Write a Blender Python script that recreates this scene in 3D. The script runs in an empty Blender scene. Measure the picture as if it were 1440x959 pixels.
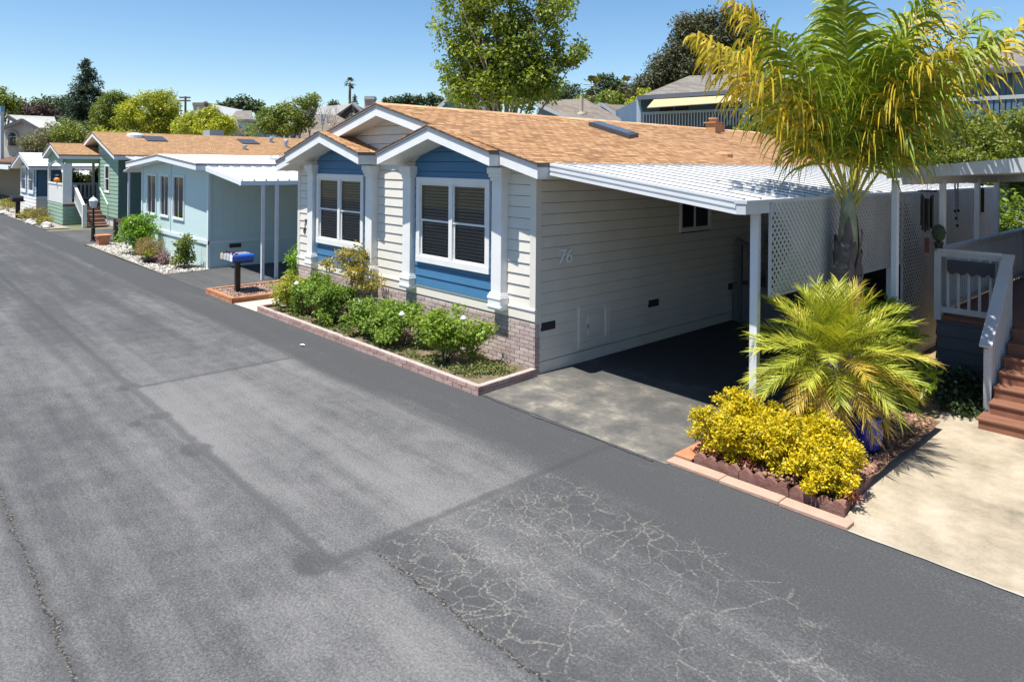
import bpy, math, random
import numpy as np
from mathutils import Vector, Matrix
random.seed(7)
RNG = np.random.default_rng(11)
S = bpy.context.scene
COL = S.collection
PI = math.pi

# ------------------------------------------------------------------ camera
FOC, HC, ROLL, HY, AL = 979.0, 3.3, math.radians(.53), 231.0, math.radians(42.9)
FW = Vector((-math.cos(AL), math.sin(AL), 0)); RT = Vector((math.sin(AL), math.cos(AL), 0)); UP = Vector((0, 0, 1))
cam_d = bpy.data.cameras.new('camera'); cam = bpy.data.objects.new('camera', cam_d); COL.objects.link(cam)
cr = RT * math.cos(ROLL) + UP * math.sin(ROLL); cu = UP * math.cos(ROLL) - RT * math.sin(ROLL); cb = -FW
cam.matrix_world = Matrix(((cr.x, cu.x, cb.x, 0), (cr.y, cu.y, cb.y, 0), (cr.z, cu.z, cb.z, HC), (0, 0, 0, 1)))
cam_d.sensor_width = 36; cam_d.lens = FOC / 1440 * 36; cam_d.shift_y = -(479.5 - HY) / 1440
cam_d.clip_end = 5000; cam_d.clip_start = .1
S.camera = cam

def ray(px, py):
    xc = (px - 720) / FOC; yc = -(py - HY) / FOC
    X = xc * math.cos(ROLL) - yc * math.sin(ROLL); Z = xc * math.sin(ROLL) + yc * math.cos(ROLL)
    return FW + RT * X + UP * Z
C0 = Vector((0, 0, HC))
def G(px, py, z=0):  d = ray(px, py); return C0 + d * ((z - HC) / d.z)
def PY(px, py, y):   d = ray(px, py); return C0 + d * (y / d.y)
def PX(px, py, x):   d = ray(px, py); return C0 + d * (x / d.x)
def D(px, py, dep):  return C0 + ray(px, py) * dep

# ------------------------------------------------------------------ light
SUN = Vector((.035, .365, -1)).normalized()
sd = bpy.data.lights.new('sun', 'SUN'); so = bpy.data.objects.new('sun', sd); COL.objects.link(so)
sd.energy = 5.0; sd.angle = math.radians(.53); sd.color = (1, .955, .88)
so.rotation_euler = SUN.to_track_quat('-Z', 'Y').to_euler(); so.location = (0, -10, 30)
W = bpy.data.worlds.new('World'); S.world = W; W.use_nodes = True
wn = W.node_tree.nodes; wl_ = W.node_tree.links
sky = wn.new('ShaderNodeTexSky'); sky.sky_type = 'NISHITA'; sky.sun_disc = False
sky.sun_elevation = math.asin(-SUN.z); sky.sun_rotation = math.atan2(-SUN.x, -SUN.y) % (2 * PI)
sky.altitude = 20; sky.air_density = 1.0; sky.dust_density = .15; sky.ozone_density = 2.0
bgn = wn['Background']; bgn.inputs[1].default_value = .085
hs = wn.new('ShaderNodeHueSaturation'); hs.inputs['Saturation'].default_value = 1.2; hs.inputs['Value'].default_value = 1.05
wl_.new(sky.outputs[0], hs.inputs['Color']); wl_.new(hs.outputs[0], bgn.inputs[0])
S.view_settings.view_transform = 'Standard'; S.view_settings.look = 'None'
S.view_settings.exposure = .82; S.view_settings.gamma = 1; S.view_settings.use_curve_mapping = False
S.render.engine = 'CYCLES'

# ------------------------------------------------------------------ materials
MATS = {}
def newmat(name):
    m = bpy.data.materials.new(name); m.use_nodes = True
    nt = m.node_tree; b = nt.nodes['Principled BSDF']
    return m, nt, nt.nodes, nt.links, b
def ramp(n, stops):
    r = n.new('ShaderNodeValToRGB'); e = r.color_ramp.elements
    while len(e) < len(stops): e.new(.5)
    for q, (p, c) in zip(e, stops): q.position = p; q.color = (*c, 1)
    return r
def objco(n, l, scale=(1, 1, 1), rot=(0, 0, 0)):
    t = n.new('ShaderNodeTexCoord'); mp = n.new('ShaderNodeMapping')
    mp.inputs['Scale'].default_value = scale; mp.inputs['Rotation'].default_value = rot
    l.new(t.outputs['Object'], mp.inputs[0]); return mp.outputs[0]
def noise(n, l, co, sc, det=4, rough=.55):
    t = n.new('ShaderNodeTexNoise'); t.inputs['Scale'].default_value = sc; t.inputs['Detail'].default_value = det
    t.inputs['Roughness'].default_value = rough
    if co is not None: l.new(co, t.inputs['Vector'])
    return t.outputs[0]
def mixc(n, l, f, a, b, mode='MIX'):
    m = n.new('ShaderNodeMix'); m.data_type = 'RGBA'; m.blend_type = mode
    for v, s in ((f, 0), (a, 6), (b, 7)):
        if isinstance(v, (int, float)): m.inputs[s].default_value = v
        elif isinstance(v, tuple): m.inputs[s].default_value = (*v, 1)
        else: l.new(v, m.inputs[s])
    return m.outputs[2]
def mth(n, l, op, a, b=0.0, clamp=False):
    m = n.new('ShaderNodeMath'); m.operation = op; m.use_clamp = clamp
    for v, s in ((a, 0), (b, 1)):
        if isinstance(v, (int, float)): m.inputs[s].default_value = v
        else: l.new(v, m.inputs[s])
    return m.outputs[0]
def bump(n, l, b, h, st, dist=.02):
    q = n.new('ShaderNodeBump'); q.inputs['Strength'].default_value = st; q.inputs['Distance'].default_value = dist
    l.new(h, q.inputs['Height']); l.new(q.outputs[0], b.inputs['Normal'])
def M(name, c, c2=None, sc=3, rough=.6, spec=.4, bsc=None, bst=.3, metal=0, isl=None, stretch=(1, 1, 1), lo=.35, hi=.7):
    """surface of colour c, mottled towards c2, optionally varied per loose piece (isl)"""
    if name in MATS: return MATS[name]
    m, nt, n, l, b = newmat(name)
    co = objco(n, l, stretch)
    out = None
    if c2 is not None:
        f = noise(n, l, co, sc); r = ramp(n, [(lo, c), (hi, c2)]); l.new(f, r.inputs[0]); out = r.outputs[0]
    if isl:
        g = n.new('ShaderNodeNewGeometry'); r = ramp(n, isl); l.new(g.outputs['Random Per Island'], r.inputs[0])
        out = r.outputs[0] if out is None else mixc(n, l, .5, r.outputs[0], out)
    if out is None: b.inputs['Base Color'].default_value = (*c, 1)
    else: l.new(out, b.inputs['Base Color'])
    b.inputs['Roughness'].default_value = rough; b.inputs['Metallic'].default_value = metal
    b.inputs['Specular IOR Level'].default_value = spec
    if bsc: bump(n, l, b, noise(n, l, co, bsc, 3), bst)
    MATS[name] = m; return m
def leafmat(name, stops, trans=.35, rough=.45, clump=None):
    if name in MATS: return MATS[name]
    m, nt, n, l, b = newmat(name)
    g = n.new('ShaderNodeNewGeometry'); r = ramp(n, stops)
    v = g.outputs['Random Per Island']
    co = objco(n, l)
    if clump:
        f = noise(n, l, co, clump, 2); f = mth(n, l, 'MULTIPLY_ADD', f, 1.6); n[-1].inputs[2].default_value = -.3
        v = mth(n, l, 'ADD', mth(n, l, 'MULTIPLY', v, .45), mth(n, l, 'MULTIPLY', f, .55), True)
    l.new(v, r.inputs[0]); l.new(r.outputs[0], b.inputs['Base Color'])
    b.inputs['Roughness'].default_value = rough; b.inputs['Specular IOR Level'].default_value = .35
    t = n.new('ShaderNodeBsdfTranslucent'); l.new(mixc(n, l, 1.0, r.outputs[0], (1.5, 1.45, .6), 'MULTIPLY'), t.inputs[0])
    ms = n.new('ShaderNodeMixShader'); ms.inputs[0].default_value = trans
    l.new(b.outputs[0], ms.inputs[1]); l.new(t.outputs[0], ms.inputs[2])
    l.new(ms.outputs[0], n['Material Output'].inputs[0])
    MATS[name] = m; return m
def shingles(name, cols, axis='y', row=.125, width=.21, bst=.8):
    """asphalt shingle courses; rows run along the given axis (the ridge)"""
    if name in MATS: return MATS[name]
    m, nt, n, l, b = newmat(name)
    t = n.new('ShaderNodeTexCoord'); sp = n.new('ShaderNodeSeparateXYZ'); cb_ = n.new('ShaderNodeCombineXYZ')
    l.new(t.outputs['Object'], sp.inputs[0])
    if axis == 'y': l.new(sp.outputs[1], cb_.inputs[0]); l.new(sp.outputs[0], cb_.inputs[1])
    else: l.new(sp.outputs[0], cb_.inputs[0]); l.new(sp.outputs[1], cb_.inputs[1])
    br = n.new('ShaderNodeTexBrick'); l.new(cb_.outputs[0], br.inputs['Vector'])
    br.inputs['Scale'].default_value = 1; br.inputs['Brick Width'].default_value = width; br.inputs['Row Height'].default_value = row
    br.inputs['Mortar Size'].default_value = .012; br.inputs['Mortar Smooth'].default_value = .4; br.inputs['Bias'].default_value = 0
    br.offset = .37; br.squash = 1.6; br.squash_frequency = 3
    br.inputs['Color1'].default_value = (0, 0, 0, 1); br.inputs['Color2'].default_value = (1, 1, 1, 1); br.inputs['Mortar'].default_value = (.2, .2, .2, 1)
    r = ramp(n, cols); l.new(br.outputs[0], r.inputs[0])
    big = noise(n, l, cb_.outputs[0], .5, 3)
    c = mixc(n, l, mth(n, l, 'MULTIPLY', big, .35), r.outputs[0], cols[-1][1])
    fine = noise(n, l, cb_.outputs[0], 60, 2)
    c = mixc(n, l, .22, c, fine, 'OVERLAY')
    c = mixc(n, l, mth(n, l, 'MULTIPLY', br.outputs['Fac'], .6), c, tuple(x * .35 for x in cols[0][1]))  # darkened tab gaps: shadow under shingle edges put into the colour
    l.new(c, b.inputs['Base Color']); b.inputs['Roughness'].default_value = .9; b.inputs['Specular IOR Level'].default_value = .2
    h = mth(n, l, 'SUBTRACT', mth(n, l, 'ADD', fine, br.outputs[0]), br.outputs['Fac'])
    bump(n, l, b, h, bst, .012)
    MATS[name] = m; return m
def glassmat(name, tint=.55, ior=1.5):
    if name in MATS: return MATS[name]
    m, nt, n, l, b = newmat(name)
    t = n.new('ShaderNodeBsdfTransparent'); t.inputs[0].default_value = (tint, tint * 1.03, tint * 1.05, 1)
    g = n.new('ShaderNodeBsdfGlossy'); g.inputs['Roughness'].default_value = .03
    fr = n.new('ShaderNodeFresnel'); fr.inputs[0].default_value = ior
    ms = n.new('ShaderNodeMixShader'); l.new(fr.outputs[0], ms.inputs[0]); l.new(t.outputs[0], ms.inputs[1]); l.new(g.outputs[0], ms.inputs[2])
    l.new(ms.outputs[0], n['Material Output'].inputs[0]); MATS[name] = m; return m

# ------------------------------------------------------------------ mesh helpers
WLOC = {}
class MB:
    def __init__(s): s.v = []; s.f = []; s.m = []
    def add(s, vs, fs, mi=0):
        o = len(s.v); s.v += [tuple(v) for v in vs]; s.f += [tuple(i + o for i in f) for f in fs]; s.m += [mi] * len(fs); return s
    def box(s, x0, x1, y0, y1, z0, z1, mi=0):
        return s.hexa([(x0, y0, z0), (x1, y0, z0), (x1, y1, z0), (x0, y1, z0), (x0, y0, z1), (x1, y0, z1), (x1, y1, z1), (x0, y1, z1)], mi)
    def hexa(s, p, mi=0):
        return s.add(p, [(3, 2, 1, 0), (4, 5, 6, 7), (0, 1, 5, 4), (1, 2, 6, 5), (2, 3, 7, 6), (3, 0, 4, 7)], mi)
    def slab(s, p, t, mi=0):
        """four corners of the upper face, thickness t straight down"""
        lo = [(q[0], q[1], q[2] - t) for q in p]
        return s.hexa(lo + [tuple(q) for q in p], mi)
    def obox(s, fr, u0, u1, n0, n1, z0, z1, mi=0):
        p = lambda u, n, z: fr(u, n, z)
        return s.hexa([p(u0, n1, z0), p(u1, n1, z0), p(u1, n0, z0), p(u0, n0, z0), p(u0, n1, z1), p(u1, n1, z1), p(u1, n0, z1), p(u0, n0, z1)], mi)
    def prism(s, poly, fn, a, b, mi=0):
        """poly: 2-D outline, fn(p, t) gives the 3-D point, extruded t = a..b"""
        k = len(poly); vs = [fn(p, a) for p in poly] + [fn(p, b) for p in poly]
        return s.add(vs, [tuple(range(k))[::-1], tuple(range(k, 2 * k))] + [(i, (i + 1) % k, (i + 1) % k + k, i + k) for i in range(k)], mi)
    def bar(s, p, q, w, h, mi=0, up=(0, 0, 1)):
        p, q = Vector(p), Vector(q); d = (q - p).normalized(); u = Vector(up)
        a = d.cross(u)
        if a.length < 1e-4: a = d.cross(Vector((1, 0, 0)))
        a.normalize(); c = a.cross(d).normalized()
        vs = []
        for e in (p, q):
            for i, j in ((-1, -1), (1, -1), (1, 1), (-1, 1)): vs.append(e + a * (i * w / 2) + c * (j * h / 2))
        return s.add(vs, [(3, 2, 1, 0), (4, 5, 6, 7), (0, 1, 5, 4), (1, 2, 6, 5), (2, 3, 7, 6), (3, 0, 4, 7)], mi)
    def tube(s, pts, rad, k=8, mi=0, cap=True, wob=0):
        pts = [Vector(p) for p in pts]; vs = []
        if isinstance(rad, (int, float)): rad = [rad] * len(pts)
        for i, p in enumerate(pts):
            d = (pts[min(i + 1, len(pts) - 1)] - pts[max(i - 1, 0)]).normalized()
            a = d.cross(Vector((.31, .95, .05)) if abs(d.y) < .9 else Vector((1, 0, .1))).normalized(); c = d.cross(a)
            for j in range(k):
                t = 2 * PI * j / k; r = rad[i] * (1 + wob * random.uniform(-1, 1))
                vs.append(p + a * (math.cos(t) * r) + c * (math.sin(t) * r))
        fs = [(i * k + j, i * k + (j + 1) % k, (i + 1) * k + (j + 1) % k, (i + 1) * k + j) for i in range(len(pts) - 1) for j in range(k)]
        if cap: fs += [tuple(range(k))[::-1], tuple(range((len(pts) - 1) * k, len(pts) * k))]
        return s.add(vs, fs, mi)
    def lathe(s, prof, c, k=16, mi=0, squash=1):
        vs = []; c = Vector(c)
        for r, z in prof:
            for j in range(k): vs.append(c + Vector((r * math.cos(2 * PI * j / k), r * squash * math.sin(2 * PI * j / k), z)))
        fs = [(i * k + j, i * k + (j + 1) % k, (i + 1) * k + (j + 1) % k, (i + 1) * k + j) for i in range(len(prof) - 1) for j in range(k)]
        fs += [tuple(range(k))[::-1], tuple(range((len(prof) - 1) * k, len(prof) * k))]
        return s.add(vs, fs, mi)
    def build(s, name, mats, parent=None, smooth=False, bevel=0):
        off = WLOC.get(parent, Vector((0, 0, 0))) if parent else Vector((0, 0, 0))
        me = bpy.data.meshes.new(name)
        me.from_pydata([(v[0] - off[0], v[1] - off[1], v[2] - off[2]) for v in s.v], [], s.f)
        return finish(me, name, mats, parent, off, smooth, bevel, s.m)
def finish(me, name, mats, parent, off, smooth=False, bevel=0, mi=None):
    if not isinstance(mats, (list, tuple)): mats = [mats]
    for m in mats: me.materials.append(m)
    if mi and len(mats) > 1: me.polygons.foreach_set('material_index', mi)
    if smooth: me.polygons.foreach_set('use_smooth', [True] * len(me.polygons))
    me.update()
    o = bpy.data.objects.new(name, me); COL.objects.link(o)
    if parent: o.parent = parent
    WLOC[o] = off
    if bevel:
        b = o.modifiers.new('bevel', 'BEVEL'); b.width = bevel; b.segments = 1; b.limit_method = 'ANGLE'
    return o
def npmesh(name, V, F, mats, parent=None, smooth=False, local=False):
    off = WLOC.get(parent, Vector((0, 0, 0))) if parent else Vector((0, 0, 0))
    if not local: V = V - np.array(off)
    me = bpy.data.meshes.new(name); nF, k = F.shape
    me.vertices.add(len(V)); me.vertices.foreach_set('co', np.ascontiguousarray(V, dtype=np.float32).ravel())
    me.loops.add(nF * k); me.loops.foreach_set('vertex_index', np.ascontiguousarray(F, dtype=np.int32).ravel())
    me.polygons.add(nF); me.polygons.foreach_set('loop_start', np.arange(0, nF * k, k, dtype=np.int32))
    me.update(calc_edges=True)
    return finish(me, name, mats, parent, off, smooth)
def tag(o, label=None, cat=None, group=None, kind=None):
    if label: o['label'] = label
    if cat: o['category'] = cat
    if group: o['group'] = group
    if kind: o['kind'] = kind
    return o
def thing(name, loc, label, cat, group=None):
    o = bpy.data.objects.new(name, None); COL.objects.link(o); o.location = loc; o.empty_display_size = .3
    WLOC[o] = Vector(loc); return tag(o, label, cat, group)
def struct(o): o['kind'] = 'structure'; return o
def copy_thing(src, loc, label):
    r = src.copy(); COL.objects.link(r); r.location = loc; r['label'] = label; WLOC[r] = Vector(loc)
    for ch in src.children:
        c = ch.copy(); COL.objects.link(c); c.parent = r
        for g in ch.children:
            q = g.copy(); COL.objects.link(q); q.parent = c
    return r
def frame(p0, du, n):
    """wall frame: u metres along du from p0, n metres out along n, z up"""
    def f(u, k, z): return (p0[0] + du[0] * u + n[0] * k, p0[1] + du[1] * u + n[1] * k, z)
    return f
def siding(mb, fr, L, z0, ztop, expo, holes=(), th=.02, zmax=None, u0=0.0, gap=.008):
    """lap boards as real slanted courses, cut to a gable line and round openings"""
    N = 240; us = [u0 + (L - u0) * i / N for i in range(N + 1)]
    zt = ztop if callable(ztop) else (lambda u: ztop)
    top = max(zt(u) for u in us); z = z0
    while z < top - .004:
        z2 = min(z + expo, top)
        def rng(zz):
            ok = [u for u in us if zt(u) >= zz - 1e-6]
            return (ok[0], ok[-1]) if ok else None
        a = rng(z + .002); b = rng(z2 - .002)
        if a:
            if not b: mid = (a[0] + a[1]) / 2; b = (mid, mid)
            segs = [(a[0], a[1], b[0], b[1])]
            for h in holes:
                if min(z2, h[3]) - max(z, h[2]) > (z2 - z) * .3:
                    ns = []
                    for s in segs:
                        if s[0] < h[0]: ns.append((s[0], min(s[1], h[0]), s[2], min(s[3], h[0])))
                        if s[1] > h[1]: ns.append((max(s[0], h[1]), s[1], max(s[2], h[1]), s[3]))
                    segs = ns
            for s in segs:
                if s[1] - s[0] < .01: continue
                mb.add([fr(s[0], 0, z), fr(s[1], 0, z), fr(s[0], th, z), fr(s[1], th, z), fr(s[2], .004, z2 - gap), fr(s[3], .004, z2 - gap)],
                       [(0, 1, 3, 2), (2, 3, 5, 4)])
        z = z2
def bricks(mb, fr, L, z0, z1, th, rowh=.067, bl=.215, gap=.010, jit=.003, first=0):
    z = z0; k = first
    while z + rowh <= z1 + 1e-3:
        u = -bl / 2 if k % 2 else 0
        while u < L:
            a, b = max(u, 0) , min(u + bl - gap, L)
            if b - a > .03:
                j = random.uniform(-jit, jit)
                mb.obox(fr, a, b, 0, th + j, z, z + rowh - gap)
            u += bl
        z += rowh; k += 1
def text_mesh(name, s, size, extr, mat, parent, origin, du, up, shear=0, bold=0):
    cu_ = bpy.data.curves.new(name, 'FONT'); cu_.body = s; cu_.size = size; cu_.extrude = extr; cu_.shear = shear; cu_.offset = bold
    cu_.align_x = 'CENTER'
    tmp = bpy.data.objects.new(name + '_tmp', cu_); COL.objects.link(tmp)
    me = bpy.data.meshes.new_from_object(tmp); bpy.data.objects.remove(tmp)
    off = WLOC.get(parent, Vector((0, 0, 0))); du, up, o = Vector(du), Vector(up), Vector(origin); nn = du.cross(up)
    for v in me.vertices: v.co = o + du * v.co.x + up * v.co.y + nn * v.co.z - off
    return finish(me, name, mat, parent, off)

# ------------------------------------------------------------------ foliage helpers
def unit(a): return a / np.maximum(np.linalg.norm(a, axis=1, keepdims=True), 1e-6)
def leaves(cl, n, L, w, rng=RNG, shell=.45, upb=.5, droop=.25, fold=.12, zmin=None):
    cl = np.array(cl, float); wt = (cl[:, 3] * cl[:, 4] * cl[:, 5]) ** (2 / 3.); wt /= wt.sum()
    i = rng.choice(len(cl), n, p=wt); d = unit(rng.normal(size=(n, 3))); r = rng.random((n, 1)) ** shell
    p = cl[i, :3] + d * r * cl[i, 3:6]
    if zmin is not None: p[:, 2] = np.maximum(p[:, 2], zmin + rng.random(n) * .05)
    nn = unit(d * .55 + np.array([0, 0, upb]) + rng.normal(size=(n, 3)) * .5)
    a = unit(rng.normal(size=(n, 3)) * .8 + d * .6 + np.array([0, 0, -droop]))
    a = unit(a - nn * (a * nn).sum(1, keepdims=True) * .8); sd_ = unit(np.cross(nn, a))
    sc = (.6 + .7 * rng.random((n, 1)))
    V = np.empty((n, 4, 3)); V[:, 0] = p
    V[:, 1] = p + a * (L * .45 * sc) + sd_ * (w * .5 * sc) + nn * (fold * w * sc)
    V[:, 2] = p + a * (L * sc)
    V[:, 3] = p + a * (L * .45 * sc) - sd_ * (w * .5 * sc) + nn * (fold * w * sc)
    b = np.arange(n)[:, None] * 4
    F = np.concatenate([b + np.array([[0, 1, 2]]), b + np.array([[0, 2, 3]])], 0)
    return V.reshape(-1, 3), F
def subclumps(blobs, n, rmin, rmax, rng=RNG, shell=.4, flat=.8):
    blobs = np.array(blobs, float); wt = (blobs[:, 3] * blobs[:, 4] * blobs[:, 5]) ** (2 / 3.); wt /= wt.sum()
    i = rng.choice(len(blobs), n, p=wt); d = unit(rng.normal(size=(n, 3))); r = rng.random((n, 1)) ** shell
    p = blobs[i, :3] + d * r * blobs[i, 3:6]; s = rmin + (rmax - rmin) * rng.random((n, 1))
    return np.concatenate([p, s, s, s * flat], 1)
def tree(name, label, base, blobs, nsub, rsub, nleaf, L, w, mat, trunk_r=.2, bark=None, group=None, limbs=7, lean=0, rng=RNG, droop=.3, cat='tree', shell=.4, seed=None):
    """blobs: crown lobes relative to the base; leaves gather in small clumps on limbs"""
    if seed is not None: rng = np.random.default_rng(seed)
    base = Vector(base); t = thing(name, base, label, cat, group)
    cl = subclumps(blobs, nsub, *rsub, rng=rng, shell=shell); w_ = cl.copy(); w_[:, :3] += np.array(base)
    V, F = leaves(w_, nleaf, L, w, rng, .5, droop=droop)
    npmesh('crown', V, F, mat, t)
    mb = MB(); b = np.array(blobs); top = max(b[:, 2]); cx, cy = b[:, 0].mean(), b[:, 1].mean()
    pts = []
    for k in range(6):
        q = k / 5; pts.append(base + Vector((cx * q ** 1.5 + random.uniform(-1, 1) * trunk_r * .5 * (k > 0), cy * q ** 1.5, top * q)))
    mb.tube(pts, [trunk_r * (1.25 if k == 0 else 1 - .15 * k) for k in range(6)], 8, wob=.08)
    idx = rng.choice(nsub, min(limbs, nsub), replace=False)
    for i in idx:
        e = base + Vector(cl[i, :3]); s0 = pts[random.choice((1, 2, 3))]
        if e.z < s0.z: s0 = pts[1]
        md = (s0 + e) / 2 + Vector((0, 0, (e - s0).length * .08)); mb.tube([s0, md, e], [trunk_r * .45, trunk_r * .28, trunk_r * .08], 5)
    mb.build('trunk', bark or M('bark', (.12, .09, .065), (.22, .18, .14), 6, .9, bsc=20), t, True)
    return t
def shrub(name, label, base, blobs, n, L, w, mat, group=None, nsub=0, rsub=(.1, .2), stems=5, cat='shrub', sub=True, seed=None, stem_r=.012, shell=.5, droop=.1, upb=.5):
    rng = np.random.default_rng(seed) if seed is not None else RNG
    base = Vector(base); t = thing(name, base, label, cat, group)
    cl = subclumps(blobs, nsub, *rsub, rng=rng) if nsub else np.array(blobs, float)
    w_ = cl.copy(); w_[:, :3] += np.array(base)
    V, F = leaves(w_, n, L, w, rng, shell, zmin=base.z, droop=droop, upb=upb); npmesh('foliage', V, F, mat, t)
    if stems:
        mb = MB()
        for k in range(stems):
            e = cl[rng.integers(len(cl))]
            b0 = base + Vector((random.uniform(-.06, .06), random.uniform(-.06, .06), -.02)); e = base + Vector(e[:3])
            mb.tube([b0, (b0 + e) / 2 + Vector((random.uniform(-.03, .03), random.uniform(-.03, .03), .04)), e], [stem_r * 1.3, stem_r, stem_r * .5], 5)
        mb.build('stem', M('bark', (.12, .09, .065), (.22, .18, .14), 6, .9, bsc=20), t, True)
    return t
# ------------------------------------------------------------------ common materials
WHITE = M('white_trim_paint', (.74, .74, .73), (.68, .68, .67), 4, .5)
CREAM = M('cream_siding_paint', (.66, .63, .57), (.60, .57, .51), 1.5, .6, bsc=40, bst=.05)
BLUE = M('blue_siding_paint', (.045, .15, .285), (.052, .165, .31), 3, .55)
SOFF = M('soffit_paint', (.62, .58, .53))
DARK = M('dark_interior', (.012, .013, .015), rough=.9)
GLASS = glassmat('window_glass', .75, 1.7)
BLIND = M('blind_slats', (.50, .50, .49), rough=.6)
VENT = M('vent_metal', (.035, .032, .035), rough=.6)
GALV = M('galvanised_metal', (.5, .52, .55), (.42, .44, .47), 8, .4, metal=.6)
ALU = M('white_aluminium', (.66, .67, .68), (.60, .61, .62), 2, .4)
WASHBRICK = M('washed_pink_brick', (.40, .31, .29), rough=.85, bsc=60, bst=.4, c2=(.52, .44, .42), sc=9,
              isl=[(0, (.25, .165, .145)), (.35, (.38, .28, .25)), (.7, (.47, .38, .345)), (1, (.56, .49, .455))])
PINKBRICK = M('pink_curb_brick', (.36, .23, .20), rough=.85, bsc=50, bst=.4, c2=(.44, .32, .29), sc=8,
              isl=[(0, (.26, .14, .12)), (.4, (.36, .23, .20)), (1, (.46, .34, .31))])
REDBRICK = M('orange_brick', (.42, .17, .08), rough=.85, bsc=50, bst=.4, c2=(.5, .24, .13), sc=8, isl=[(0, (.34, .12, .06)), (.5, (.45, .19, .09)), (1, (.56, .3, .17))])
MORTAR = M('mortar', (.38, .35, .33), (.30, .27, .25), 12, .95)
SHING = shingles('tan_shingles', [(0, (.15, .075, .036)), (.2, (.25, .128, .060)), (.6, (.345, .19, .092)), (1, (.44, .265, .14))])
SHINGB = shingles('tan_shingles_far', [(0, (.22, .125, .062)), (.5, (.30, .175, .088)), (1, (.37, .23, .125))], bst=.3)
def concmat():
    m, nt, n, l, b = newmat('pale_concrete'); co = objco(n, l); a = noise(n, l, co, .9, 6, .68); d = noise(n, l, co, 3.5, 5, .7); f = noise(n, l, co, 120, 2)
    w = mth(n, l, 'ADD', mth(n, l, 'MULTIPLY', a, .6), mth(n, l, 'MULTIPLY', d, .4)); r = ramp(n, [(.34, (.17, .145, .105)), (.45, (.28, .235, .17)), (.54, (.35, .295, .22)), (.64, (.41, .355, .275))]); l.new(w, r.inputs[0])
    c = mixc(n, l, .35, r.outputs[0], f, 'OVERLAY'); l.new(c, b.inputs['Base Color']); b.inputs['Roughness'].default_value = .9; bump(n, l, b, f, .25, .004); return m
CONC = concmat()
SOIL = M('planter_soil', (.10, .085, .05), (.2, .15, .09), 5, 1, bsc=30, bst=1)
BLACK = M('black_paint', (.012, .012, .013), rough=.4)

# ------------------------------------------------------------------ ground, road, drives
def sheet(name, pts, z, mat, n=0, jit=0):
    """flat sheet over a polygon; edges can wander a little"""
    out = []
    for i, p in enumerate(pts):
        q = pts[(i + 1) % len(pts)]; k = max(1, int(math.hypot(q[0] - p[0], q[1] - p[1]) / n)) if n else 1
        for j in range(k):
            t = j / k; w = jit if j else 0
            out.append((p[0] + (q[0] - p[0]) * t + random.uniform(-w, w), p[1] + (q[1] - p[1]) * t + random.uniform(-w, w), z))
    mb = MB(); mb.add(out, [tuple(range(len(out)))]); return struct(mb.build(name, mat))
ground = MB(); ground.box(-900, 900, -700, 1100, -1, -.03)
struct(ground.build('ground', M('dry_ground', (.17, .15, .09), (.09, .11, .05), .4, .95, bsc=8)))

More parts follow.
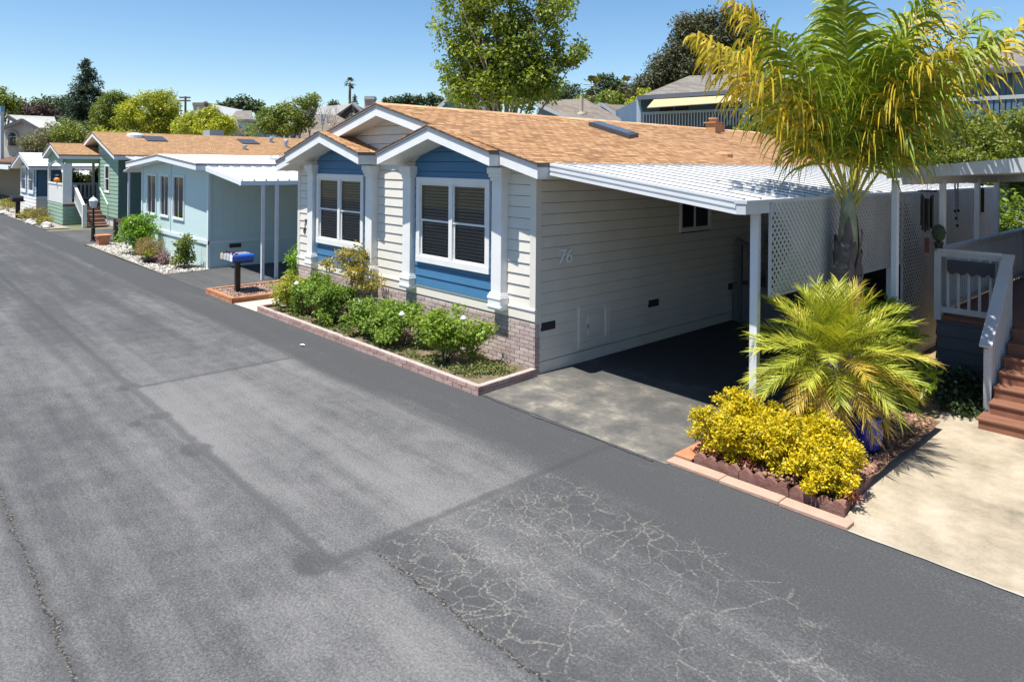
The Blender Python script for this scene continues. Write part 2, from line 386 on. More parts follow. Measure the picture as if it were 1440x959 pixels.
def sst(n, l, v, lo, hi):
    r = n.new('ShaderNodeMapRange'); r.interpolation_type = 'SMOOTHSTEP'; r.inputs[1].default_value = lo; r.inputs[2].default_value = hi
    l.new(v, r.inputs[0]); return r.outputs[0]
def roadmat(name, dark, light, main=False):
    """worn asphalt: aggregate grain, wheel-path streaks; the main road also has its sealed joints, stains and crazed patch"""
    m, nt, n, l, b = newmat(name); T = lambda op, a, c=0.0, cl=False: mth(n, l, op, a, c, cl)
    co = objco(n, l); sp = n.new('ShaderNodeSeparateXYZ'); l.new(co, sp.inputs[0]); X, Y = sp.outputs[0], sp.outputs[1]
    big = noise(n, l, objco(n, l, (.35, .8, 1)), .7, 3, .55); streak = noise(n, l, objco(n, l, (.05, 1, 1)), 1.7, 5, .65)
    mid = noise(n, l, co, 3.0, 6, .75); fine = noise(n, l, co, 42, 3, .75); grit = noise(n, l, co, 120, 2, .7); lump = noise(n, l, co, 14, 4, .7)
    g = T('ADD', T('MULTIPLY', fine, .55), T('MULTIPLY', grit, .45))
    w = T('ADD', T('ADD', T('MULTIPLY', big, .30), T('MULTIPLY', streak, .42)), T('MULTIPLY', mid, .28))
    w = T('ADD', w, T('MULTIPLY', T('SUBTRACT', g, .5), .55)); h = g
    wob = T('ADD', T('MULTIPLY', T('SUBTRACT', mid, .5), .16), T('MULTIPLY', T('SUBTRACT', lump, .5), .07))
    if main:
        x = T('ADD', X, wob); y = T('ADD', Y, wob)
        inr = lambda c, lo, hi, s_=.12: T('MULTIPLY', sst(n, l, c, lo - s_, lo + s_), T('SUBTRACT', 1, sst(n, l, c, hi - s_, hi + s_)))
        box = lambda x0, x1, y0, y1, s_=.1: T('MULTIPLY', inr(x, x0, x1, s_), inr(y, y0, y1, s_))
        patch = box(-11.1, -5.2, 2.9, 5.25); craze = box(-5.15, 30, 3.2, 5.4, .06); heart = T('MULTIPLY', T('SUBTRACT', 1, sst(n, l, x, -3.8, -1.6)), 1.0); apron = sst(n, l, y, 5.2, 5.5); far = T('SUBTRACT', 1, sst(n, l, x, -24, -11))
        strip = box(-5.1, 30, 2.2, 3.1, .25); lane = box(-60, -3, 1.1, 1.7, .3)
        for mk, am in ((patch, .05), (apron, -.15), (far, -.09), (strip, .085), (craze, -.055), (lane, -.04)): w = T('ADD', w, T('MULTIPLY', mk, am))
    f = sst(n, l, w, .36, .68); c = mixc(n, l, f, dark, light)
    sp1 = ramp(n, [(.34, (.28, .28, .29)), (.5, (.5, .5, .5)), (.64, (.78, .77, .75))]); l.new(g, sp1.inputs[0]); c = mixc(n, l, .62, c, sp1.outputs[0], 'OVERLAY')
    if main:
        line = lambda c_, p, w_, s_: T('SUBTRACT', 1, sst(n, l, T('ABSOLUTE', T('SUBTRACT', c_, p)), w_, w_ + s_))
        brk = sst(n, l, mid, .34, .52)
        sl = T('MULTIPLY', line(y, 2.86, .02, .07), inr(x, -26, -5.0, .1)); sl = T('MAXIMUM', sl, T('MULTIPLY', line(x, -5.22, .02, .06), inr(y, 2.7, 6.4, .1)))
        sl = T('MAXIMUM', sl, T('MULTIPLY', line(x, -11.12, .02, .06), inr(y, 2.75, 5.3, .1))); sl = T('MULTIPLY', sl, T('ADD', .45, T('MULTIPLY', brk, .55))); s4 = line(y, 1.0, .02, .09); sl = T('MAXIMUM', sl, T('MULTIPLY', s4, .8))
        for (px, py, r) in ((-5.3, 2.74, .13), (-9.7, 2.83, .09), (-8.3, 2.80, .13), (-9.6, 2.5, .05), (-11.2, 2.85, .12)):
            dd = T('SQRT', T('ADD', T('POWER', T('ABSOLUTE', T('MULTIPLY', T('SUBTRACT', x, px), .8)), 2), T('POWER', T('ABSOLUTE', T('SUBTRACT', y, py)), 2)))
            sl = T('MAXIMUM', sl, T('SUBTRACT', 1, sst(n, l, dd, r, r + .07)))
        c = mixc(n, l, T('MULTIPLY', sl, .55), c, tuple(v * .75 for v in dark))
        # open cracks: dark slots with grit in them
        ck = T('MULTIPLY', line(T('ADD', y, T('MULTIPLY', T('SUBTRACT', lump, .5), .10)), 1.0, .004, .014), 1.0)
        c2_ = T('MULTIPLY', T('MULTIPLY', line(T('ADD', y, T('MULTIPLY', T('SUBTRACT', lump, .5), .22)), 1.88, .003, .012), inr(x, -10.6, -4.6, .5)), sst(n, l, fine, .46, .56))
        c3 = T('MULTIPLY', line(T('ADD', y, T('MULTIPLY', T('SUBTRACT', lump, .5), .08)), 3.2, .004, .015), sst(n, l, x, -5.2, -5.05)); ck = T('MAXIMUM', ck, T('MAXIMUM', c2_, c3))
        c = mixc(n, l, T('MULTIPLY', ck, .9), c, mixc(n, l, sst(n, l, fine, .5, .6), (.022, .021, .02), (.21, .185, .15)))
        h = T('SUBTRACT', h, T('MULTIPLY', ck, 1.5))
        ds = n.new('ShaderNodeVectorMath'); ds.operation = 'MULTIPLY_ADD'; nz = n.new('ShaderNodeTexNoise'); nz.inputs['Scale'].default_value = 4.5; nz.inputs['Detail'].default_value = 5; l.new(co, nz.inputs['Vector'])
        l.new(nz.outputs['Color'], ds.inputs[0]); ds.inputs[1].default_value = (.20, .20, 0); l.new(co, ds.inputs[2])
        for sc_, wid, lo in ((2.6, .013, .40), (5.0, .014, .52)):
            v = n.new('ShaderNodeTexVoronoi'); v.feature = 'DISTANCE_TO_EDGE'; v.inputs['Scale'].default_value = sc_; l.new(ds.outputs[0], v.inputs['Vector'])
            e = T('SUBTRACT', 1, sst(n, l, T('DIVIDE', v.outputs['Distance'], sc_ / 2.3), wid * .3, wid * 1.5)); mk = sst(n, l, T('ADD', noise(n, l, co, .6 + sc_ * .08, 4, .6), T('MULTIPLY', T('SUBTRACT', heart, .6), .22)), lo, lo + .12)
            e = T('MULTIPLY', T('MULTIPLY', T('MULTIPLY', e, mk), craze), T('ADD', .10, sst(n, l, fine, .40, .62)), True)
            c = mixc(n, l, T('MULTIPLY', e, .46), c, (.29, .275, .24)); h = T('SUBTRACT', h, T('MULTIPLY', e, .6))
    l.new(c, b.inputs['Base Color']); b.inputs['Roughness'].default_value = .88; b.inputs['Specular IOR Level'].default_value = .25
    bump(n, l, b, h, .5, .008); return m
ROAD = roadmat('asphalt', (.057, .0585, .0615), (.158, .156, .156), True)
SEAL = roadmat('sealed_asphalt', (.055, .056, .06), (.085, .085, .088))
sheet('road', [(-220, -16), (60, -16), (60, 6.85), (-2.3, 6.85), (-7.4, 6.6), (-13, 6.47), (-30, 6.25), (-220, 5.6)], 0, ROAD)
def seam(name, pts, wid, z, mat, jit=.02, step=.22):
    """a sealed joint: a narrow band with wandering edges"""
    L = [];
    for (a, b) in zip(pts, pts[1:]):
        k = max(1, int(math.hypot(b[0] - a[0], b[1] - a[1]) / step))
        for j in range(k): L.append((a[0] + (b[0] - a[0]) * j / k + random.uniform(-jit, jit), a[1] + (b[1] - a[1]) * j / k + random.uniform(-jit, jit)))
    L.append(pts[-1]); mb = MB(); vs = []
    for i, p in enumerate(L):
        a, b = L[max(i - 1, 0)], L[min(i + 1, len(L) - 1)]; dx, dy = b[0] - a[0], b[1] - a[1]; q = math.hypot(dx, dy) or 1
        w = wid * random.uniform(.55, 1.25); vs += [(p[0] - dy / q * w / 2, p[1] + dx / q * w / 2, z), (p[0] + dy / q * w / 2, p[1] - dx / q * w / 2, z)]
    mb.add(vs, [(2 * i + 1, 2 * i + 3, 2 * i + 2, 2 * i) for i in range(len(L) - 1)]); return struct(mb.build(name, mat))
def drivemat():
    m, nt, n, l, b = newmat('weathered_shaded_drive'); co = objco(n, l); sp = n.new('ShaderNodeSeparateXYZ'); l.new(co, sp.inputs[0])
    a = noise(n, l, co, 1.6, 6, .65); f = noise(n, l, co, 70, 2)
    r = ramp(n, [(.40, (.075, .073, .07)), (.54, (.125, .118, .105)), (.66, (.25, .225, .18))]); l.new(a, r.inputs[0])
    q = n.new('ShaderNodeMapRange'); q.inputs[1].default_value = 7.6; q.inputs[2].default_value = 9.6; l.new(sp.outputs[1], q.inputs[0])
    c = mixc(n, l, q.outputs[0], r.outputs[0], (.035, .035, .037)); c = mixc(n, l, .4, c, f, 'OVERLAY')  # fades darker towards the back: carport shade put into the colour
    l.new(c, b.inputs['Base Color']); b.inputs['Roughness'].default_value = .9; bump(n, l, b, f, .3, .005); return m
DRIVE = drivemat()
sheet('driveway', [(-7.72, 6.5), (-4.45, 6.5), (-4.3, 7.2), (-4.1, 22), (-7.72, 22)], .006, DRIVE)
seam('drive_joint', [(-7.6, 6.47), (-6.2, 6.44), (-5.4, 6.47), (-4.6, 6.46)], .03, .010, SEAL, .012, .1)
sheet('concrete_drive', [(-2.62, 6.56), (14, 6.62), (14, 24), (-3.1, 24), (-3.02, 10)], .006, CONC)
seam('concrete_edge', [(-2.6, 6.56), (2, 6.59), (14, 6.63)], .025, .010, M('curb_concrete', (.33, .31, .27), (.42, .39, .35), 6, .9), .006, .1)
sheet('side_yard', [(-4.2, 9.9), (-2.9, 9.95), (-2.9, 22), (-4.05, 22)], .012, M('leaf_litter', (.22, .15, .08), (.34, .25, .14), 5, 1, bsc=30, bst=1))
sheet('neighbour_drive', [(-21.6, 6.35), (-18.1, 6.33), (-18.1, 24), (-22.0, 24), (-22, 7.75)], .006, roadmat('asphalt_drive', (.05, .051, .054), (.10, .10, .10)))
sheet('walkway', [(-16.2, 6.28), (-15.0, 6.33), (-15.05, 7.6), (-15.9, 8.0), (-15.9, 22), (-16.4, 22)], .010, M('walk_concrete', (.42, .37, .30), (.48, .43, .36), 3, .9, bsc=60, bst=.1))
sheet('side_drive', [(-38, 6.15), (-31.0, 6.25), (-31, 20), (-37, 20)], .006, roadmat('asphalt_side', (.05, .051, .054), (.10, .10, .10)))

# ------------------------------------------------------------------ house pieces
def slab2(mb, xa, za, xb, zb, y0, y1, t, mi=0):
    return mb.slab([(xa, y0, za), (xb, y0, zb), (xb, y1, zb), (xa, y1, za)], t, mi)
def gable_roof(parent, apex, ends, y0, y1, t, roofmat, trim=WHITE, over=.03, soff=True, sh=.07, name='roof'):
    """two slopes meeting on a ridge along y: shingles over a trim-faced deck"""
    (xa, za), (xl, zl), (xr, zr) = apex, ends[0], ends[1]
    a = MB()
    for x, z in ((xl, zl), (xr, zr)): slab2(a, xa, za - sh, x, z - sh, y0, y1, t)
    a.build('fascia', trim, parent)
    b = MB(); e = MB(); st = .016
    for x, z in ((xl, zl), (xr, zr)):
        s = 1 if x > xa else -1; k = (za - z) / abs(x - xa); ex = x + s * .02
        slab2(b, xa, za, ex, za - k * abs(ex - xa), y0 - over, y1 + over, st)
        ex -= s * .006; slab2(e, xa, za - st, ex, za - st - k * abs(ex - xa), y0 - over * .7, y1 + over * .7, sh - st - .002)
    e.build('drip_edge', M('drip_edge_grey', (.16, .16, .17), rough=.5), parent)
    return b.build(name, roofmat, parent)
def window(parent, fr, u0, u1, z0, z1, units=2, tw=.10, hung=True, blinds=True, proud=.045, trim=WHITE, slider=False, depth=.16):
    """trimmed window set in a real opening: frame > pane, blind"""
    f = MB(); f.obox(fr, u0, u1, 0, proud, z0, z0 + tw); f.obox(fr, u0, u1, 0, proud, z1 - tw, z1)
    f.obox(fr, u0, u0 + tw, 0, proud - .003, z0 + tw, z1 - tw); f.obox(fr, u1 - tw, u1, 0, proud - .003, z0 + tw, z1 - tw)
    mull = tw * .9; wI = (u1 - u0 - 2 * tw - mull * (units - 1)) / units; gl = MB(); bl = MB()
    for k in range(units):
        a = u0 + tw + k * (wI + mull); b = a + wI
        if k: f.obox(fr, a - mull, a, 0, proud - .003, z0 + tw, z1 - tw)
        zi0, zi1 = z0 + tw, z1 - tw; s = .035 if tw > .06 else .022
        parts = []
        if hung: m_ = (zi0 + zi1) / 2; parts = [(a, b, zi0, m_ + .02, .004), (a, b, m_ - .02, zi1, .022)]
        elif slider: m_ = (a + b) / 2; parts = [(a, m_ + .02, zi0, zi1, .004), (m_ - .02, b, zi0, zi1, .022)]
        else: parts = [(a, b, zi0, zi1, .012)]
        for (p, q, r, t, o) in parts:
            n0, n1 = o - .028, o
            f.obox(fr, p, q, n0, n1, r, r + s); f.obox(fr, p, q, n0, n1, t - s, t); f.obox(fr, p, p + s, n0, n1 - .002, r + s, t - s); f.obox(fr, q - s, q, n0, n1 - .002, r + s, t - s)
            gl.add([fr(p + s - .002, o - .014, r + s - .002), fr(q - s + .002, o - .014, r + s - .002), fr(q - s + .002, o - .014, t - s + .002), fr(p + s - .002, o - .014, t - s + .002)], [(0, 1, 2, 3)])
        if blinds:
            z = zi0 + .03
            while z < zi1 - .02:
                p0 = [fr(a + .02, -.075, z + .010), fr(b - .02, -.075, z + .010), fr(b - .02, -.045, z - .012), fr(a + .02, -.045, z - .012)]
                bl.add([*p0, *[(q[0], q[1], q[2] + .003) for q in p0]], [(0, 1, 2, 3), (7, 6, 5, 4), (3, 2, 6, 7)]); z += .058
    w = f.build('window', trim, parent)
    gl.build('pane', GLASS, w)
    if blinds: bl.build('blind', BLIND, w)
    return w
def side_window(*a, **k): return window(*a, **k)

# ------------------------------------------------------------------ the main house
XL, XR, YF, YB = -15.85, -7.72, 7.70, 22.2
RX, RZ, EZ = -11.77, 4.47, 3.33; KS = (RZ - EZ) / (RX + 16.24)
H1 = thing('mobile_home', (-11.77, 7.7, 0), 'cream and blue single-storey house with twin front gables, tan shingle roof and brick base', 'house')
gz = lambda x: RZ - .21 - KS * abs(x - RX)
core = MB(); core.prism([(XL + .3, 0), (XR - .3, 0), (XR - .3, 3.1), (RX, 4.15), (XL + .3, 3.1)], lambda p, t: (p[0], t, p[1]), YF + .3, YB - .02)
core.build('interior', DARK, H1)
FF = frame((XL, YF), (1, 0), (0, -1)); FS = frame((XR, YF), (0, 1), (1, 0))
wal = MB()
bl_holes = [(-14.86 - XL + .02, -12.53 - XL - .02, .9, 3.2), (-10.94 - XL + .02, -8.57 - XL - .02, .9, 3.2)]
siding(wal, FF, XR - XL, 1.02, lambda u: gz(u + XL), .178, bl_holes)
siding(wal, FS, YB - YF, .20, 3.16, .178, [(3.97, 5.02, 2.04, 2.86)])
wal.box(XL, XL + .05, YF, YB, 0, 3.14); wal.box(XL, XR, YB - .05, YB, 0, 3.14)
wal.prism([(XL, 3.1), (XR, 3.1), (RX, gz(RX))], lambda p, t: (p[0], t, p[1]), YB - .06, YB - .01)
wal.build('wall', CREAM, H1)
tr = MB()
tr.box(XR - .11, XR + .022, YF - .022, YF + .0, .83, 3.2); tr.box(XR - .001, XR + .022, YF, YF + .10, .2, 3.2)
tr.build('corner_trim', CREAM, H1)
tr = MB(); tr.box(XL - .02, XL + .10, YF - .022, YF + .1, .83, 3.2); tr.build('corner_trim', CREAM, H1)
bd = MB(); bd.box(XL - .02, XR + .024, YF - .03, YF + .01, .84, 1.02); bd.box(XL - .02, XR + .026, YF - .045, YF + .01, 1.0, 1.025)
bd.build('base_band', M('base_band_paint', (.72, .68, .60)), H1)
sk = MB(); sk.box(XR - .02, XR + .012, YF + .04, YB, .0, .185); sk.build('skirt_board', CREAM, H1)
bk = MB(); bricks(bk, frame((XL - .03, 7.69), (1, 0), (0, -1)), XR - XL + .06, 0, .845, .022)
bricks(bk, frame((XR + .005, 7.672), (0, 1), (1, 0)), .11, 0, .845, .022)
bs = bk.build('brick_skirt', WASHBRICK, H1)
mo = MB(); mo.box(XL - .03, XR + .018, 7.683, 7.78, 0, .842); mo.build('mortar', MORTAR, bs)

for (x0, x1, xc, za) in ((-14.86, -12.53, -13.7, 3.97), (-10.94, -8.57, -9.78, 3.97)):
    fb = frame((x0, YF - .03), (1, 0), (0, -1)); p = MB()
    wz = (1.46, 3.04); u0, u1 = (.06, 2.11) if x0 < -12 else (.10, 2.20)
    siding(p, fb, x1 - x0, 1.02, lambda u, x0=x0, xc=xc, za=za: za - .21 - .28 * abs(u + x0 - xc), .178, [(u0 + .05, u1 - .05, wz[0] + .05, wz[1] - .05)])
    p.build('blue_panel', BLUE, H1)
    window(H1, frame((x0, YF - .045), (1, 0), (0, -1)), u0, u1, *wz, tw=.11)
    gable_roof(H1, (xc, za), ((xc - 1.62, za - .28 * 1.62), (xc + 1.62, za - .28 * 1.62)), 7.1, 7.685, .18, SHING, name='bay_roof')
for (a, b) in ((-15.10, -14.85), (-12.54, -12.29), (-11.18, -10.93), (-8.60, -8.36)):
    c = MB(); y1 = YF - .002
    c.box(a, b, 7.54, y1, 1.2, 3.22)
    for (e, z0, z1) in ((.035, .93, 1.17), (.02, 1.17, 1.20), (.05, .96, 1.0), (.045, 1.10, 1.14), (.02, 3.02, 3.08), (.04, 3.08, 3.14), (.06, 3.14, 3.24)):
        c.box(a - e, b + e, 7.54 - e, y1, z0, z1)
    c.build('column', WHITE, H1, bevel=.004)
gable_roof(H1, (RX, RZ), ((-16.24, EZ), (-7.3, EZ)), 7.3, 22.5, .18, SHING)
rc = MB()
k = 7.27
while k < 22.5:
    rc.prism([(-.14, -.035), (0, .012), (.14, -.035), (0, -.01)], lambda p, t: (RX + p[0], t, RZ + p[1]), k, min(k + .30, 22.52)); k += .29
rc.build('ridge_cap', M('ridge_shingle', (.5, .27, .13), isl=[(0, (.40, .20, .09)), (1, (.60, .36, .19))], rough=.9), H1)
for y0 in (0.12, 2.94, 5.77): sv = MB(); sv.obox(FS, y0, y0 + .32, 0, .02, .67, .80); sv.build('foundation_vent', VENT, H1)
ap = MB(); ap.obox(FS, .99, 1.80, 0, .045, .24, .34); ap.obox(FS, .99, 1.80, 0, .045, .86, .94); ap.obox(FS, .99, 1.11, 0, .043, .34, .86); ap.obox(FS, 1.68, 1.80, 0, .043, .34, .86)
ap.obox(FS, 1.11, 1.68, 0, .02, .34, .86); ap.obox(FS, 1.22, 1.57, .02, .035, .42, .78)
apo = ap.build('access_panel', CREAM, H1, bevel=.004); hg = MB(); hg.obox(FS, 1.20, 1.23, .035, .05, .56, .62); hg.build('latch', GALV, apo)
window(H1, FS, 3.93, 5.05, 2.0, 2.9, 1, tw=.06, hung=False, slider=True, blinds=False)
text_mesh('house_number', '76', .34, .008, M('number_metal', (.80, .82, .85), rough=.4), H1, (XR + .036, 8.34, 1.70), (0, 1, 0), (0, 0, 1), .15, .0)
text_mesh('house_number', '7', .21, .006, BLACK, H1, (-15.45, YF - .03, 1.80), (1, 0, 0), (0, 0, 1), .18, .004)
text_mesh('house_number', '6', .21, .006, BLACK, H1, (-15.50, YF - .03, 1.62), (1, 0, 0), (0, 0, 1), .18, .004)
def roof_pt(px, py):
    d = ray(px, py); # main roof right slope
    t = (RZ - KS * (C0.x - RX) - C0.z) / (d.z + KS * d.x); return C0 + d * t
sl = MB(); q = [roof_pt(*p) for p in ((827.6, 177.5), (842.5, 176), (898, 193), (884.5, 195.6))]
q = [(p.x, p.y, p.z + .09) for p in q]; sl.slab(q[::-1], .09); s_ = sl.build('skylight', M('skylight_frame', (.055, .055, .06), rough=.4), H1)
g_ = MB(); cx = sum(p[0] for p in q) / 4; cy = sum(p[1] for p in q) / 4; cz = sum(p[2] for p in q) / 4
g_.slab([((p[0] - cx) * .86 + cx, (p[1] - cy) * .86 + cy, (p[2] - cz) * .86 + cz + .012) for p in q][::-1], .01); g_.build('pane', M('skylight_glass', (.06, .065, .075), rough=.25, spec=.5), s_)
TANV = M('tan_vent_paint', (.42, .21, .10), (.5, .27, .14), 9, .8)
for (px, py, h, r) in ((1003, 186, .42, .16), (1012, 185, .26, .11)):
    p = roof_pt(px, py); v = MB(); v.box(p.x - r, p.x + r, p.y - r, p.y + r, p.z - .08, p.z + h * .62); v.box(p.x - r * 1.3, p.x + r * 1.3, p.y - r * 1.3, p.y + r * 1.3, p.z + h * .62, p.z + h * .7)
    v.lathe([(r * .7, h * .7), (r * .7, h * .9), (r * .95, h * .92), (r * .9, h)], p, 10); v.build('roof_vent', TANV, H1)
for (px, py) in ((1018, 219), (1068, 202), (1110, 216)):
    p = roof_pt(px, py); v = MB()
    if px == 1018: v.lathe([(.19, -.08), (.19, .03), (.15, .07), (.04, .08)], p, 10)
    else: v.tube([p, p + Vector((0, 0, .26))], .05, 8)
    v.build('roof_vent', TANV, H1)

# ------------------------------------------------------------------ carport
CP = thing('carport', (-5.7, 7.5, 0), 'white aluminium carport with ribbed awning roof and lattice side on the blue and cream house', 'carport')
A0, A1 = (-7.26, 3.285), (-4.17, 2.875); Y0, Y1 = 7.52, 18.95
def awning(parent, a, b, y0, y1, pitch=.30, mat=ALU, name='awning_roof', rib=.045):
    """ribbed pans running down the slope from a=(x,z) to b=(x,z)"""
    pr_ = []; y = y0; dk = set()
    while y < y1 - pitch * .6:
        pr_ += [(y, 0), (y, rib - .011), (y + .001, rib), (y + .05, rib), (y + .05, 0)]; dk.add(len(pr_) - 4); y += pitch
    pr_.append((y1, 0)); vs = []
    for (yy, h) in pr_:
        for dz in (0, -.03): vs += [(a[0], yy, a[1] + h + dz), (b[0], yy, b[1] + h + dz)]
    fs = []; mi = []
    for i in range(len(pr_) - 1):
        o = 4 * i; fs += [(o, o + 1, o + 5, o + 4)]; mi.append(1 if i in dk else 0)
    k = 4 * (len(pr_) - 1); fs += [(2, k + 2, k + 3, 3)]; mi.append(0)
    mb = MB(); mb.add(vs, fs); mb.m = mi; return mb.build(name, [mat, M('seam_shade', (.07, .07, .075), rough=.8)], parent)  # dark strip on each rib front: seam shadow put into the colour
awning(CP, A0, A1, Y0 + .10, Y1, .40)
fs_ = MB()
for i in range(5):
    z = .03 - i * .036; o = .012 * (i % 2)
    fs_.hexa([(A0[0], Y0 - .0 + o, A0[1] + z - .034), (A1[0], Y0 + o, A1[1] + z - .034), (A1[0], Y0 + .13, A1[1] + z - .034), (A0[0], Y0 + .13, A0[1] + z - .034),
              (A0[0], Y0 + o, A0[1] + z), (A1[0], Y0 + o, A1[1] + z), (A1[0], Y0 + .13, A1[1] + z), (A0[0], Y0 + .13, A0[1] + z)])
fs_.build('front_fascia', ALU, CP)
fl = MB(); fl.hexa([(-7.33, Y0 + .03, 3.19), (-7.16, Y0 + .03, 3.19), (-7.16, Y1, 3.19), (-7.33, Y1, 3.19), (-7.33, Y0 + .03, 3.315), (-7.16, Y0 + .03, 3.322), (-7.16, Y1, 3.322), (-7.33, Y1, 3.315)]); fl.build('flashing', ALU, CP)
gt = MB(); gt.box(-4.20, -4.08, Y0 - .01, Y1 + .02, 2.735, 2.885); gt.box(-4.22, -4.06, Y0 - .02, Y1 + .03, 2.86, 2.90); gt.build('gutter', M('grey_gutter', (.5, .52, .55), (.45, .47, .5), 3, .5), CP)
POSTM = M('post_paint', (.62, .65, .70), (.56, .59, .64), 6, .5)
for y in (8.08, 12.7, 18.6):
    p = MB(); p.box(-4.305, -4.205, y - .045, y + .045, 0, 2.735); p.box(-4.33, -4.18, y - .07, y + .07, 0.0, .02); p.build('post', POSTM, CP, bevel=.006)
def lattice(parent, x, y0, y1, z0, z1, pitch=.074, wid=.050, mat=None):
    mb = MB(); Ly, Lz = y1 - y0, z1 - z0; st = pitch * math.sqrt(2); hw = wid * math.sqrt(2) / 2
    for sgn, xo in ((1, 0), (-1, .006)):
        c = -Lz if sgn > 0 else 0
        end = Ly if sgn > 0 else Ly + Lz
        while c < end:
            # strip centre: y = c + t (sgn=1) or c - t, z = t
            if sgn > 0: t0, t1 = max(0, -c), min(Lz, Ly - c)
            else: t0, t1 = max(0, c - Ly), min(Lz, c)
            if t1 - t0 > .02:
                f = lambda t, o: (y0 + min(max(c + sgn * t + o, 0), Ly), z0 + t)
                P = [f(t0, -hw), f(t0, hw), f(t1, hw), f(t1, -hw)]
                mb.hexa([(x + xo, *q) for q in P] + [(x + xo + .006, *q) for q in P])
            c += st
    mb.box(x - .012, x + .02, y0, y1, z0 - .02, z0 + .015); mb.box(x - .012, x + .02, y0 - .01, y0 + .012, z0, z1)
    return mb.build('lattice_panel', mat, parent)
LATM = M('lattice_vinyl', (.44, .45, .46), (.38, .39, .40), 2, .6)
lattice(CP, -4.08, 8.10, 12.65, 1.72, 2.87, mat=LATM)
lattice(CP, -4.08, 12.70, 18.9, .06, 2.87, mat=LATM, pitch=.085, wid=.060)

# shed and steps at the back of the carport
SH = thing('storage_shed', (-6, 18.8, 0), 'dark shed at the far end inside the carport', 'shed')
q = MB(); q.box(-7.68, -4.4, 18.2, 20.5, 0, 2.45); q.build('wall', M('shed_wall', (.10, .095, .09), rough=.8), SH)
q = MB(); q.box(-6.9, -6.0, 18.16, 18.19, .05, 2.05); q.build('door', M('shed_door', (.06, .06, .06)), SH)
ST = thing('entry_steps', (-6.7, 14.5, 0), 'grey wooden entry steps with rails under the carport roof', 'steps')
q = MB()
for i in range(4): q.box(-7.68, -6.6 + .28 * (i * -1 + 3) * .9, 13.6, 14.9, .0 + i * .2, .2 + i * .2)
q.build('step', M('step_grey', (.16, .16, .17)), ST)
for y in (13.6, 14.9):
    q = MB()
    for x, z in ((-5.9, 0), (-7.5, .8)): q.box(x - .04, x + .04, y - .04, y + .04, 0, z + .95)
    q.bar((-5.85, y, .95), (-7.6, y, 1.75), .06, .09)
    for k in range(7): q.bar((-6.1 - k * .2, y, .15 + k * .1), (-6.1 - k * .2, y, .98 + k * .09), .03, .03)
    q.build('railing', M('rail_grey', (.13, .135, .14)), ST)
# ------------------------------------------------------------------ front planter with roses
BK = MORTAR
PL = thing('planter_bed', (-11.3, 7.0, 0), 'long low planter edged with pink brick in front of the cream and blue house', 'planter')
cb1 = MB(); bricks(cb1, frame((-15.02, 6.44), (1, .009), (0, -1)), 7.46, 0, .136, .10); bricks(cb1, frame((-7.66, 6.50), (-.065, 1), (1, .065)), 1.15, 0, .136, .10)
bricks(cb1, frame((-15.02, 6.46), (0, 1), (-1, 0)), .45, 0, .136, .10)
kb = cb1.build('brick_curb', PINKBRICK, PL)
m_ = MB(); m_.hexa([(-15.0, 6.36, 0), (-7.6, 6.42, 0), (-7.6, 6.50, 0), (-15.0, 6.44, 0), (-15.0, 6.36, .128), (-7.6, 6.42, .128), (-7.6, 6.50, .128), (-15.0, 6.44, .128)])
m_.hexa([(-7.66, 6.5, 0), (-7.57, 6.5, 0), (-7.64, 7.64, 0), (-7.73, 7.64, 0), (-7.66, 6.5, .128), (-7.57, 6.5, .128), (-7.64, 7.64, .128), (-7.73, 7.64, .128)])
m_.build('mortar', MORTAR, kb)
def soil(parent, x0, x1, y0, y1, z, mat, amp=.03, name='soil', st=.16):
    nx, ny = max(2, int((x1 - x0) / st)), max(2, int((y1 - y0) / st)); vs = []
    for j in range(ny + 1):
        for i in range(nx + 1): vs.append((x0 + (x1 - x0) * i / nx, y0 + (y1 - y0) * j / ny, z + random.uniform(-amp, amp)))
    mb = MB(); mb.add(vs, [(j * (nx + 1) + i, j * (nx + 1) + i + 1, (j + 1) * (nx + 1) + i + 1, (j + 1) * (nx + 1) + i) for j in range(ny) for i in range(nx)])
    return mb.build(name, mat, parent, True)
soil(PL, -14.98, -7.70, 6.46, 7.66, .085, SOIL)
GC = leafmat('ground_cover', [(0, (.05, .07, .015)), (.5, (.12, .15, .035)), (1, (.22, .21, .08))], .2)
cl = [(random.uniform(-14.7, -7.9), random.choice((6.58, 6.7, 6.8, 7.1)), .10, .28, .11, .035) for _ in range(46)] + [(-8.1 + random.uniform(-.35, .2), 7.0 + random.uniform(-.3, .3), .12, .2, .2, .07) for _ in range(10)]
V, F = leaves(cl, 9000, .045, .022); tag(npmesh('ground_cover', V, F, GC), 'low green ground cover over the soil of the pink brick planter', 'ground cover', None, 'stuff')
ROSE = leafmat('rose_leaf', [(0, (0.039, 0.078, 0.016)), (.35, (0.111, 0.195, 0.029)), (.7, (0.234, 0.338, 0.052)), (1, (0.442, 0.468, 0.091))], .38, .45, 5)
ROSEY = leafmat('rose_leaf_yellow', [(0, (0.072, 0.096, 0.014)), (.4, (0.204, 0.264, 0.036)), (1, (0.600, 0.480, 0.072))], .38, .45, 5)
WHT = M('white_petal', (.85, .84, .80), rough=.6)
